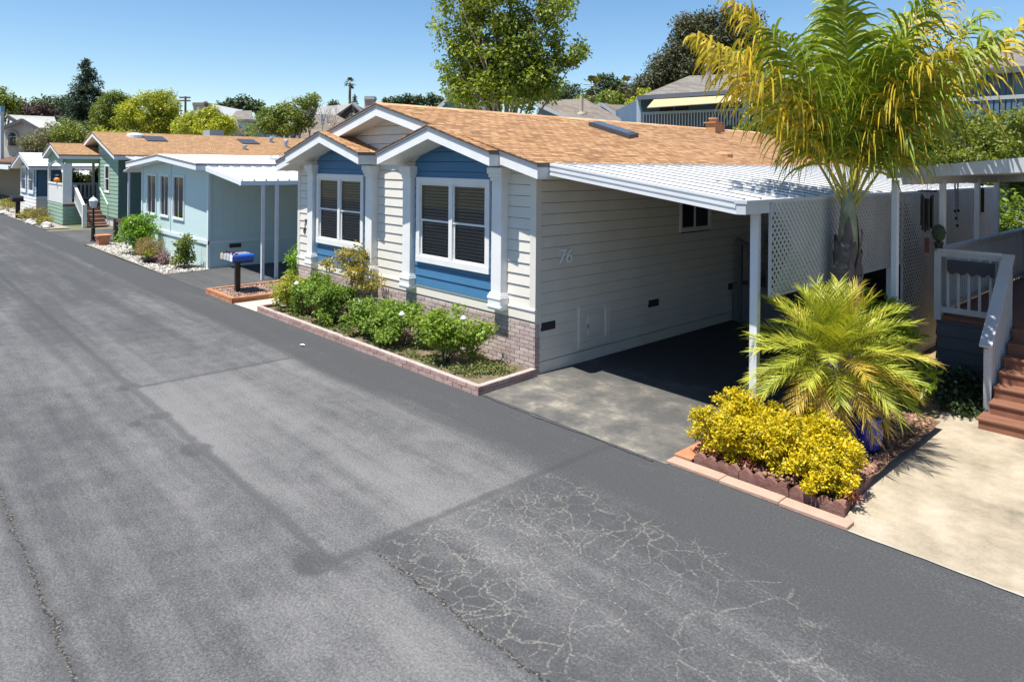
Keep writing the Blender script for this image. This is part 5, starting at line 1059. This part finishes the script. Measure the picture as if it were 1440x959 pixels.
# brownish houses right of it
d2 = 66; G2 = thing('house', HB(460, d2), 'dark brown gabled house with a pale grey roof beyond the left bay window', 'house')
q = MB(); quad(q, [D(447, 151, d2 + 6), D(495, 146, d2), D(472, 162, d2 - 2), D(444, 161, d2)], .2); quad(q, [D(495, 145, d2 - 1), D(512, 160, d2 - 1), D(516, 158, d2 + 6), D(499, 144, d2 + 6)][::-1], .2); q.build('roof', PALESH if 0 else M('pale_roof', (.22, .215, .205), (.27, .265, .25), 4, .9), G2)
facing(G2, 'wall', M('dark_brown_gable', (.10, .075, .07)), [(471, 230), (471, 162), (495, 146.5), (511, 160), (511, 230)], d2, 6); wq = facing(G2, 'window', M('white_side', (.50, .51, .51)), archpts(495, 159, 168, 5, d2), d2 - .1, .15); facing(wq, 'pane', M('dark_glass', (.03, .035, .045)), archpts(495, 161, 168, 3.2, d2), d2 - .14, .06)
d3 = 52; G3 = thing('house', HB(440, d3), 'low house with a weathered brown-grey roof and pale blue wall behind the airy tree', 'house')
q = MB(); quad(q, [D(418, 163, d3 + 4), D(474, 162, d3 + 4), D(492, 172, d3 - 1), D(424, 200, d3 - 3)][::1], .2); q.build('roof', BROWNSH, G3); facing(G3, 'wall', LBLUE, [(380, 260), (380, 184), (424, 184), (424, 200), (480, 198), (480, 260)], d3 + 1, 5)
q = MB()
for (px, py) in ((452, 168), (460, 170)): p = D(px, py, d3); q.tube([p - Vector((0, 0, .5)), p + Vector((0, 0, .35))], .09, 7)
q.build('vent_pipe', GALV, G3)
CHM = thing('chimney_stack', HB(519, 50), 'square brick chimney with a metal cap above the main gable', 'chimney'); facing(CHM, 'stack', M('pinkish_brick', (.30, .24, .24), (.38, .32, .31), 8, .9), [(512.5, 240), (512.5, 139.5), (526, 139.5), (526, 240)], 50, .7); facing(CHM, 'cap', M('metal_cap', (.30, .36, .36)), [(511.8, 140), (512.5, 135.5), (526, 135.5), (526.8, 140)], 49.9, .9)
# houses behind the main ridge
d4 = 58; G4 = thing('house', HB(650, d4), 'pale blue gabled house half hidden by the big tree', 'house'); facing(G4, 'wall', LBLUE, [(618, 240), (618, 152), (633, 138), (655, 150), (700, 152), (700, 240)], d4, 6); q = MB(); quad(q, [D(633, 136.5, d4 - .4), D(662, 151, d4 - .4), D(700, 149, d4 + 6), D(652, 136, d4 + 6)][::-1], .2); quad(q, [D(617, 152, d4 - .4), D(633, 136.5, d4 - .4), D(652, 136, d4 + 6), D(636, 150, d4 + 6)][::-1], .2); q.build('roof', BROWNSH, G4); q = MB(); q.bar(D(616, 152.5, d4 - .5), D(633, 137, d4 - .5), .12, .3); q.bar(D(633, 137, d4 - .5), D(664, 152, d4 - .5), .12, .3); q.build('fascia', M('white_side', (.50, .51, .51)), G4)
d5 = 50; G5 = thing('house', HB(810, d5), 'grey-shingled house with a tan flue pipe beyond the ridge', 'house')
q = MB(); quad(q, [D(757, 142, d5 + 5), D(822, 139, d5 + 5), D(877, 169, d5 - 1), D(793, 163.5, d5 - 1)][::-1], .2); quad(q, [D(752, 146, d5 - .5), D(759, 140, d5 + 5), D(795, 163, d5 - 1), D(796, 166, d5 - 1)][::-1], .15); q.build('roof', BROWNSH, G5)
facing(G5, 'wall', LBLUE, [(757, 240), (757, 150), (795, 166), (872, 169), (872, 240)], d5 + 2.5, 4); q = MB(); q.bar(D(754, 146.5, d5 - 1), D(796, 165.5, d5 - 1.2), .12, .25); q.bar(D(796, 165.5, d5 - 1.2), D(877, 170, d5 - 1.2), .12, .2); q.build('fascia', M('white_side', (.50, .51, .51)), G5)
q = MB(); p = D(817.5, 158, d5); q.tube([p - Vector((0, 0, .6)), p + Vector((0, 0, 1.15))], .14, 10); q.lathe([(.36, -.2), (.32, -.05), (.16, 0)], p, 10); q.build('flue', M('tan_flue', (.42, .37, .28)), G5)
d6 = 62; G6 = thing('house', HB(870, d6), 'house with a light blue gable end and grey roof left of the apartments', 'house')
facing(G6, 'wall', LBLUE, [(834, 240), (834, 152), (845, 148), (876, 170), (876, 240)], d6, 5); q = MB(); quad(q, [D(845, 146, d6 - .5), D(879, 170, d6 - .5), D(905, 166, d6 + 6), D(905, 149, d6 + 9), D(852, 145.5, d6 + 6)][:3] + [D(852, 145.5, d6 + 6)], .2); quad(q, [D(850, 147, d6 + 4), D(908, 149, d6 + 8), D(912, 172, d6 + 2), D(878, 171, d6 + 1)][::-1], .2); q.build('roof', BROWNSH, G6)
q = MB(); q.bar(D(833, 152.5, d6 - .6), D(845, 146.5, d6 - .6), .12, .28); q.bar(D(845, 146.5, d6 - .6), D(880, 170.5, d6 - .6), .12, .28); q.build('fascia', M('white_side', (.50, .51, .51)), G6)
# apartments
APB = M('apartment_blue', (.12, .19, .28), (.10, .165, .24), 1, .7); APT = M('apartment_trim', (.40, .50, .60))
d7 = 40; A = thing('apartment_building', HB(1000, d7), 'blue two-storey apartments with tan balcony awning and hipped grey roof', 'building')
facing(A, 'wall', APB, [(897, 300), (897, 140), (1090, 128), (1090, 300)], d7 + 2.2, 9)
q = MB(); quad(q, [D(896.5, 137, d7 - .8), D(1100, 124, d7 - .8), D(1100, 101, d7 + 5), D(969, 107, d7 + 5)][::1], .18); quad(q, [D(896.5, 137, d7 - .8), D(969, 107, d7 + 5), D(962, 112, d7 + 9), D(905, 134, d7 + 10)][::-1], .18); q.build('roof', GREYSH, A)
q = MB(); q.bar(D(896, 138, d7 - .9), D(1100, 125.2, d7 - .9), .12, .24); q.build('gutter', M('slate_gutter', (.13, .15, .19)), A)
for (x0, x1) in ((896.5, 901), (1045, 1052)): facing(A, 'column', APT, [(x0, 300), (x0, 137), (x1, 136), (x1, 300)], d7 - .5, .3)
facing(A, 'balcony_wall', M('balcony_inside', (.10, .15, .21)), [(900, 300), (900, 139), (1048, 130), (1048, 300)], d7 + 2.0, .15)
q = MB(); quad(q, [D(910, 151.5, d7 - 1.9), D(1042, 142.5, d7 - 1.9), D(1042, 131, d7 - .7), D(922, 137.5, d7 - .7)], .04); q.build('balcony_awning', M('tan_canvas', (.46, .36, .20), rough=.9), A)
q = MB(); q.bar(D(903, 160, d7 - .5), D(1046, 154.2, d7 - .5), .1, .14); q.build('balcony_rail', APT, A)
q = MB()
for k in range(34): x = 905 + 4.2 * k; a = D(x, 160.5 - (x - 903) * .0405, d7 - .5); q.bar(a, a - Vector((0, 0, .85)), .07, .05, up=tuple(RT))
q.build('balcony_balusters', M('pale_baluster', (.55, .56, .60)), A)
for (a, b, y0, y1) in ((928, 946, 149, 158), (949, 968, 148, 158), (1018, 1036, 144, 156)): q = MB(); P_ = [(a, y1), (a, y0), (b, y0 - .6), (b, y1)]; P3 = [D(*c, d7 + 1.95) for c in P_]; q.hexa([p + FW * .1 for p in P3] + P3); q.build('balcony_window', M('dark_glass', (.03, .035, .045)), A)
q = MB(); p = D(996, 122, d7 + 1.5); q.tube([p - Vector((0, 0, .5)), p + Vector((0, 0, 1.15))], .17, 10); q.lathe([(.2, 1.15), (.24, 1.2), (.2, 1.38)], p, 10); q.lathe([(.42, -.25), (.38, -.08), (.2, 0)], p, 10); q.build('flue', M('tan_flue_grey', (.33, .28, .23)), A)
d8 = 31; A2 = thing('apartment_building', HB(1320, d8), 'blue board-and-batten apartments with white balcony rail behind the palm', 'building')
facing(A2, 'wall', M('batten_blue', (.13, .20, .29), (.11, .175, .25), 1, .7), [(1205, 300), (1205, 107.5), (1500, 92), (1500, 300)], d8 + .6, 9)
q = MB(); quad(q, [D(1195, 108.5, d8 - .5), D(1510, 92.5, d8 - .5), D(1510, 62, d8 + 6), D(1240, 77, d8 + 6)], .2); q.build('roof', GREYSH, A2)
q = MB(); q.bar(D(1195, 110.0, d8 - .6), D(1510, 94, d8 - .6), .12, .26); q.build('gutter', M('slate_gutter', (.13, .15, .19)), A2)
q = MB(); x = 1209
while x < 1500: a = D(x, 110, d8 + .58); q.bar(a, a - Vector((0, 0, 3.0)), .05, .04, up=tuple(RT)); x += 9
q.build('batten', M('batten_dark', (.12, .19, .27)), A2)
q = MB(); q.bar(D(1300, 143.5, d8 - 1), D(1500, 132.5, d8 - 1), .1, .17); q.bar(D(1290, 174, d8 - 1), D(1500, 168, d8 - 1), .1, .2); q.build('balcony_rail', M('white_side', (.50, .51, .51)), A2)
q = MB(); x = 1302
while x < 1500: a = D(x, 143.5 - (x - 1300) * .055, d8 - 1); q.bar(a, a - Vector((0, 0, .9)), .17, .03, up=tuple(FW)); x += 8.3
q.build('balcony_boards', M('batten_blue', (.17, .26, .36)), A2)
wv = facing(A2, 'window', M('white_side', (.50, .51, .51)), [(1425, 150), (1425, 104.5), (1475, 102), (1475, 150)], d8 + .5, .1); facing(wv, 'pane', M('blue_glass', (.10, .16, .21), rough=.1), [(1427.5, 150), (1427.5, 107), (1472, 104.5), (1472, 150)], d8 + .46, .05)
q = MB(); p = D(1385, 92, d8 + 1.2); q.hexa([tuple(p + RT * a + FW * b + Vector((0, 0, c))) for c in (-.5, 1.0) for a, b in ((-.22, -.22), (.22, -.22), (.22, .22), (-.22, .22))]); q.build('chimney', M('tan_flue', (.42, .37, .28)), A2)

# ------------------------------------------------------------------ trees
def bl(px, dep, items):
    """lobes from sizes seen at that distance: (px, py, half-width px, half-height px[, back])"""
    s = dep / FOC; b0 = gp(px, dep); out = []
    for it in items:
        x, y, w, h = it[:4]; bk_ = it[4] if len(it) > 4 else 0; c = D(x, y, dep) + FW * bk_ - b0
        out.append((c.x, c.y, c.z, w * s, w * s, h * s))
    return b0, out
MAG = leafmat('main_tree_leaf', [(0, (0.047, 0.081, 0.016)), (.35, (0.128, 0.182, 0.024)), (.7, (0.311, 0.351, 0.041)), (1, (0.621, 0.567, 0.081))], .38, .45, .55)
b0, o = bl(708, 31, [(650, 45, 38, 42), (640, 100, 26, 34), (690, 20, 45, 36), (740, 45, 40, 40), (725, 100, 42, 42), (765, 95, 32, 36), (800, 75, 26, 20), (680, 110, 34, 30), (770, 10, 34, 28), (700, -25, 50, 30), (650, -5, 36, 28), (812, 82, 14, 8), (650, 130, 22, 16), (790, 45, 22, 22), (690, 70, 46, 40), (730, 80, 40, 40), (665, 125, 36, 24), (720, 135, 40, 22), (755, 125, 28, 22)])
tree('broadleaf_tree', 'large airy green and yellow tree rising behind the ridge of the main house', b0, o, 520, (.28, .60), 30000, .20, .105, MAG, .17, seed=60, limbs=34, shell=.28, bark=M('grey_bark', (.16, .12, .09), (.26, .21, .17), 6, .9))
CON = leafmat('conifer_needles', [(0, (0.016, 0.033, 0.023)), (.5, (0.039, 0.068, 0.042)), (1, (0.091, 0.130, 0.072))], .15, .6, .4)
def conifer(name, label, px, py0, py1, hw, dep, seed, mat=CON, n=7000):
    rg = np.random.default_rng(seed); b = gp(px, dep); top = D(px, py0, dep).z; bot = max(0.5, D(px, py1, dep).z); s = dep / FOC; t = thing(name, b, label, 'tree'); cl = []
    nL = 15
    for i in range(nL):
        u = i / (nL - 1); z = top - (top - bot) * u; R = hw * s * (.08 + .92 * u ** .8)
        for k in range(5 + int(5 * u)):
            a = rg.uniform(0, 6.28); rr = R * rg.uniform(.75, 1.12)
            for f in (.3, .6, .92): cl.append((b.x + math.cos(a) * rr * f, b.y + math.sin(a) * rr * f, z - .10 * rr * f + rg.normal() * .12, R * .20 + .22, R * .20 + .22, .20))
    V, F = leaves(cl, n, .42, .14, rg, .5, droop=.15); npmesh('crown', V, F, mat, t)
    q = MB(); q.tube([b, Vector((b.x, b.y, top - .5))], [.35, .05], 7); q.build('trunk', M('bark', (.12, .09, .065)), t); return t
conifer('conifer', 'tall dark blue-green conifer against the sky at left', 121, 87, 178, 40, 92, 61, n=15000)
TG = {'dk': leafmat('far_dark_leaf', [(0, (0.026, 0.046, 0.023)), (.5, (0.058, 0.091, 0.039)), (1, (0.117, 0.156, 0.058))], .2, .6, .3), 'pu': leafmat('far_purple_leaf', [(0, (.03, .016, .022)), (1, (.10, .055, .06))], .2, .6, .3),
      'yg': leafmat('far_yellow_green', [(0, (0.091, 0.130, 0.016)), (.4, (0.247, 0.286, 0.023)), (.75, (0.468, 0.468, 0.033)), (1, (0.676, 0.611, 0.052))], .3, .5, .45), 'md': leafmat('far_mid_green', [(0, (0.047, 0.081, 0.019)), (.5, (0.135, 0.189, 0.027)), (1, (0.365, 0.351, 0.061))], .3, .5, .4),
      'ol': leafmat('far_olive', [(0, (0.077, 0.088, 0.039)), (.5, (0.165, 0.165, 0.077)), (1, (0.275, 0.253, 0.132))], .2, .6, .5), 'eu': leafmat('eucalyptus_leaf', [(0, (0.035, 0.042, 0.023)), (.5, (0.083, 0.088, 0.046)), (1, (0.165, 0.154, 0.083))], .2, .6, .16)}
for (nm, lab, px, dep, items, mk, ns, rs, n, L, sd_) in (
    ('broadleaf_tree', 'dark green tree cut by the left edge of the frame', 5, 85, [(5, 148, 16, 18), (-8, 138, 14, 20)], 'md', 60, (.5, 1.0), 2600, .4, 62),
    ('broadleaf_tree', 'dark spreading tree behind the cream house roof', 62, 105, [(50, 152, 24, 12), (78, 152, 24, 14), (95, 158, 18, 16)], 'dk', 90, (.6, 1.2), 4200, .5, 63),
    ('purple_tree', 'purple-leaved tree behind the cream house', 45, 95, [(32, 157, 18, 8), (58, 158, 20, 8)], 'pu', 50, (.5, .9), 2000, .45, 64),
    ('broadleaf_tree', 'mid-green tree between the conifer and the yellow-green tree', 158, 72, [(160, 152, 22, 20), (148, 168, 20, 22), (172, 165, 18, 24), (168, 140, 12, 10)], 'md', 140, (.35, .8), 11000, .22, 65),
    ('round_tree', 'large rounded yellow-green tree behind the sage green house', 212, 60, [(208, 158, 36, 28), (228, 150, 22, 24), (188, 172, 22, 20), (225, 178, 26, 18), (248, 172, 12, 20)], 'yg', 230, (.35, .75), 21000, .20, 66),
    ('round_tree', 'low rounded green tree left of the steep grey roof', 290, 52, [(288, 176, 38, 18), (305, 172, 28, 18), (265, 180, 22, 16)], 'yg', 140, (.35, .65), 13000, .19, 67),
    ('olive_bush', 'grey-olive bush beneath the cream house', 62, 62, [(58, 200, 26, 16), (78, 192, 18, 18), (42, 206, 14, 8)], 'ol', 90, (.4, .8), 8000, .18, 68),
    ('green_bush', 'round green bush beside the grey-olive bush', 107, 60, [(108, 190, 24, 18), (95, 186, 14, 14)], 'md', 90, (.4, .8), 8000, .19, 69),
    ('green_bush', 'flat-topped light green hedge plant under the yellow-green tree', 160, 56, [(150, 190, 24, 8), (175, 192, 20, 7)], 'yg', 40, (.3, .5), 2000, .22, 70),
    ('airy_tree', 'airy flat-topped tree with bare twigs on top', 405, 48, [(375, 165, 20, 16), (410, 158, 22, 14), (432, 142, 20, 10), (395, 178, 30, 12), (362, 182, 14, 10), (428, 172, 14, 12)], 'md', 130, (.22, .50), 9500, .18, 71),
    ('round_tree', 'dark rounded tree on the distant hill', 850, 190, [(850, 117, 15, 12), (866, 122, 10, 9)], 'dk', 60, (.9, 1.6), 2600, .8, 72),
    ('eucalyptus', 'tall dark eucalyptus behind the apartments', 975, 95, [(985, 60, 40, 34), (1008, 28, 24, 16), (950, 85, 28, 24), (925, 112, 22, 16), (1010, 80, 40, 36), (965, 35, 20, 18), (915, 120, 20, 16), (1040, 60, 30, 40), (965, 100, 40, 30), (935, 100, 24, 22), (905, 130, 20, 12), (985, 40, 24, 20)], 'eu', 620, (.7, 1.5), 42000, .42, 73),
    ('eucalyptus', 'second eucalyptus crown behind the palm fronds', 1085, 98, [(1042, 30, 24, 16), (1045, 70, 28, 34), (1035, 100, 26, 24)], 'eu', 260, (.8, 1.5), 18000, .42, 74),
    ('green_bush', 'green bush in front of the apartment balcony', 1070, 34, [(1072, 178, 30, 14), (1095, 170, 20, 18), (1050, 183, 16, 8)], 'md', 60, (.2, .45), 3000, .17, 75),
    ('broadleaf_tree', 'light green tree right of the light blue gable', 895, 90, [(890, 148, 14, 10), (905, 140, 12, 12)], 'yg', 40, (.4, .8), 1700, .4, 76),
    ('broadleaf_tree', 'green tree left of the fan palms on the hill', 790, 120, [(785, 132, 22, 10), (805, 128, 14, 8)], 'dk', 50, (.6, 1.2), 2200, .5, 77),
    ('broadleaf_tree', 'dark low tree at the foot of the far hill', 880, 130, [(862, 140, 24, 12), (895, 132, 16, 12)], 'md', 70, (.6, 1.2), 3000, .55, 78),
):
    b0, o = bl(px, dep, items); tree(nm, lab, b0, o, ns, rs, n, L, L * .5, TG[mk], .16 if dep < 80 else .25, seed=sd_, limbs=10 if mk != 'eu' else 22, shell=.3)
# bare twigs above the airy tree
b0 = gp(428, 50); t = thing('bare_tree', b0, 'leafless twiggy tree poking above the airy tree', 'tree'); q = MB(); rg = random.Random(4)
def twig(p, d, L, r, k):
    e = p + d * L; q.tube([p, (p + e) / 2 + Vector((rg.uniform(-.05, .05), rg.uniform(-.05, .05), 0)) * L, e], [r, r * .8, r * .55], 4, cap=False)
    if k:
        for _ in range(3): twig(e, (d + Vector((rg.uniform(-.6, .6), rg.uniform(-.6, .6), rg.uniform(0, .3)))).normalized(), L * .66, r * .55, k - 1)
twig(b0, Vector((0, 0, 1)), 3.2, .10, 4); twig(b0 + Vector((-1.6, 1.2, 0)), Vector((-.1, .1, 1)).normalized(), 3.0, .09, 4); q.build('branches', M('twig_bark', (.20, .16, .13)), t)
def fan_palm(name, label, px, py, dep, R, seed, base=None):
    b = gp(px, dep); z = D(px, py, dep).z; t = thing(name, b, label, 'palm'); q = MB(); rg = random.Random(seed)
    q.tube([b, Vector((b.x, b.y, z))], [.35, .22], 7); q.build('trunk', M('bark', (.12, .09, .065)), t); c = Vector((b.x, b.y, z)); V = []; F = []
    for k in range(46):
        a = rg.uniform(0, 6.28); e = rg.uniform(-.9, 1.4); d = Vector((math.cos(a) * math.cos(e), math.sin(a) * math.cos(e), math.sin(e))); s = d.cross(UP).normalized(); u = s.cross(d); L = R * rg.uniform(.8, 1.1)
        for j in range(7):
            f = (j - 3) / 3; dd = (d + s * f * .6).normalized(); o = len(V); V += [c + d * L * .45, c + d * L * .45 + dd * L * .55 + s * L * .05 - UP * .1 * L, c + d * L * .45 + dd * L * .5 - s * L * .05 - UP * .08 * L]; F.append((o, o + 1, o + 2))
    m = MB(); m.add(V, F); m.build('crown', TG['dk'] if base is None else base, t)
fan_palm('fan_palm', 'lone tall fan palm against the sky left of the main gable', 491, 117, 125, 1.15, 3)
PALMT = leafmat('far_palm_leaf', [(0, (.05, .06, .02)), (1, (.22, .19, .06))], .2)
fan_palm('fan_palm', 'fan palm with a pale trunk on the hillside right of the big tree', 832, 122, 95, 1.7, 5, PALMT); fan_palm('fan_palm', 'fan palm just left of the apartment roof on the hillside', 880, 120, 110, 1.7, 6, PALMT)
conifer('conifer', 'small distant conifer right of the lone fan palm', 498, 136, 160, 7, 140, 80, n=1200)
rg = random.Random(9)
spots = [(327, 143, 9), (345, 140, 12), (362, 145, 9), (468, 146, 9), (545, 142, 6), (563, 140, 7), (575, 138, 6), (588, 138, 7), (606, 136, 8), (618, 140, 9), (440, 150, 14), (310, 150, 12)]
DW = ['leftmost small tree on the far horizon behind the steep grey roof', 'largest far horizon tree just right of the steep grey roof', 'far horizon tree left of the twiggy bare tree', 'far horizon tree left of the dark brown gable', 'first far horizon tree right of the brick chimney', 'second far horizon tree right of the brick chimney', 'pointed far horizon tree right of the main gable peak', 'far horizon tree midway between the chimney and big tree', 'tallest far horizon tree next to the pale blue gable', 'far horizon tree touching the pale blue gable', 'wide far tree behind the airy tree', 'wide far tree behind the boxed chimney']
for i, (px, py, w) in enumerate(spots):
    b0, o = bl(px, 230, [(px, py + w * .5, w, w * .9), (px + w * .3, py + w * .9, w * .8, w * .6)]); tree('distant_tree', DW[i], b0, o, 24, (.8, 1.8), 700, 1.0, .6, TG['dk'], .4, seed=90 + i, limbs=3, group='small trees on the far horizon')
# utility pole with wires
UPo = thing('utility_pole', gp(260, 70), 'utility pole with two cross-arms right of the yellow-green tree', 'utility pole'); q = MB(); b = gp(260, 70); zt = D(260, 136, 70).z; q.tube([b, Vector((b.x, b.y, zt))], [.16, .10], 7); q.build('pole', M('pole_wood', (.10, .08, .065)), UPo)
for py in (137.5, 142): c = D(260, py, 70); q = MB(); q.bar(c - RT * .55, c + RT * .55, .12, .14); q.build('cross_arm', M('pole_wood', (.10, .08, .065)), UPo)
# hills
def hill(name, px, dep, wpx, py, mat, n=40):
    c = gp(px, dep); s = dep / FOC; W_ = wpx * s; Hh = D(px, py, dep).z; mb = MB(); vs = []; rg = random.Random(int(px))
    for j in range(13):
        for i in range(n + 1):
            u = i / n * 2 - 1; v = j / 12 * 2 - 1; z = Hh * max(0, (1 - u * u)) * max(0, 1 - v * v) * (1 + rg.uniform(-.05, .05)); p = c + RT * (u * W_) + FW * (v * W_ * .6 + W_ * .6); vs.append((p.x, p.y, z - .5))
    mb.add(vs, [(j * (n + 1) + i, j * (n + 1) + i + 1, (j + 1) * (n + 1) + i + 1, (j + 1) * (n + 1) + i) for j in range(12) for i in range(n)]); return struct(mb.build(name, mat, None, True))
HM = M('hill_scrub', (.035, .055, .022), (.08, .10, .04), .12, 1, bsc=.5, bst=1)
hill('hill', 890, 170, 190, 128, HM); hill('hill', 460, 420, 520, 152, HM); hill('hill', 1250, 200, 330, 120, HM)
for i, (px, dep, py, w, n, mk) in enumerate(((880, 165, 140, 70, 5200, 'md'), (830, 175, 148, 60, 3000, 'dk'), (940, 160, 132, 60, 3600, 'dk'))):
    rg = np.random.default_rng(200 + i); s = dep / FOC; cl = []
    for k in range(90):
        x = px + rg.uniform(-w, w); y = py + rg.uniform(-8, 16); c = D(x, y, dep + rg.uniform(-6, 6)); cl.append((c.x, c.y, c.z, 1.6, 1.6, 1.2))
    V, F = leaves(cl, n, .8, .5, rg); tag(npmesh('hill_scrub', V, F, TG[mk]), ['mid-green scrub covering the far hillside', 'dark scrub low on the left of the far hillside', 'dark scrub on the right shoulder of the far hillside'][i], 'scrub', None, 'stuff')
# house and railings across the road, mirrored in the window glass
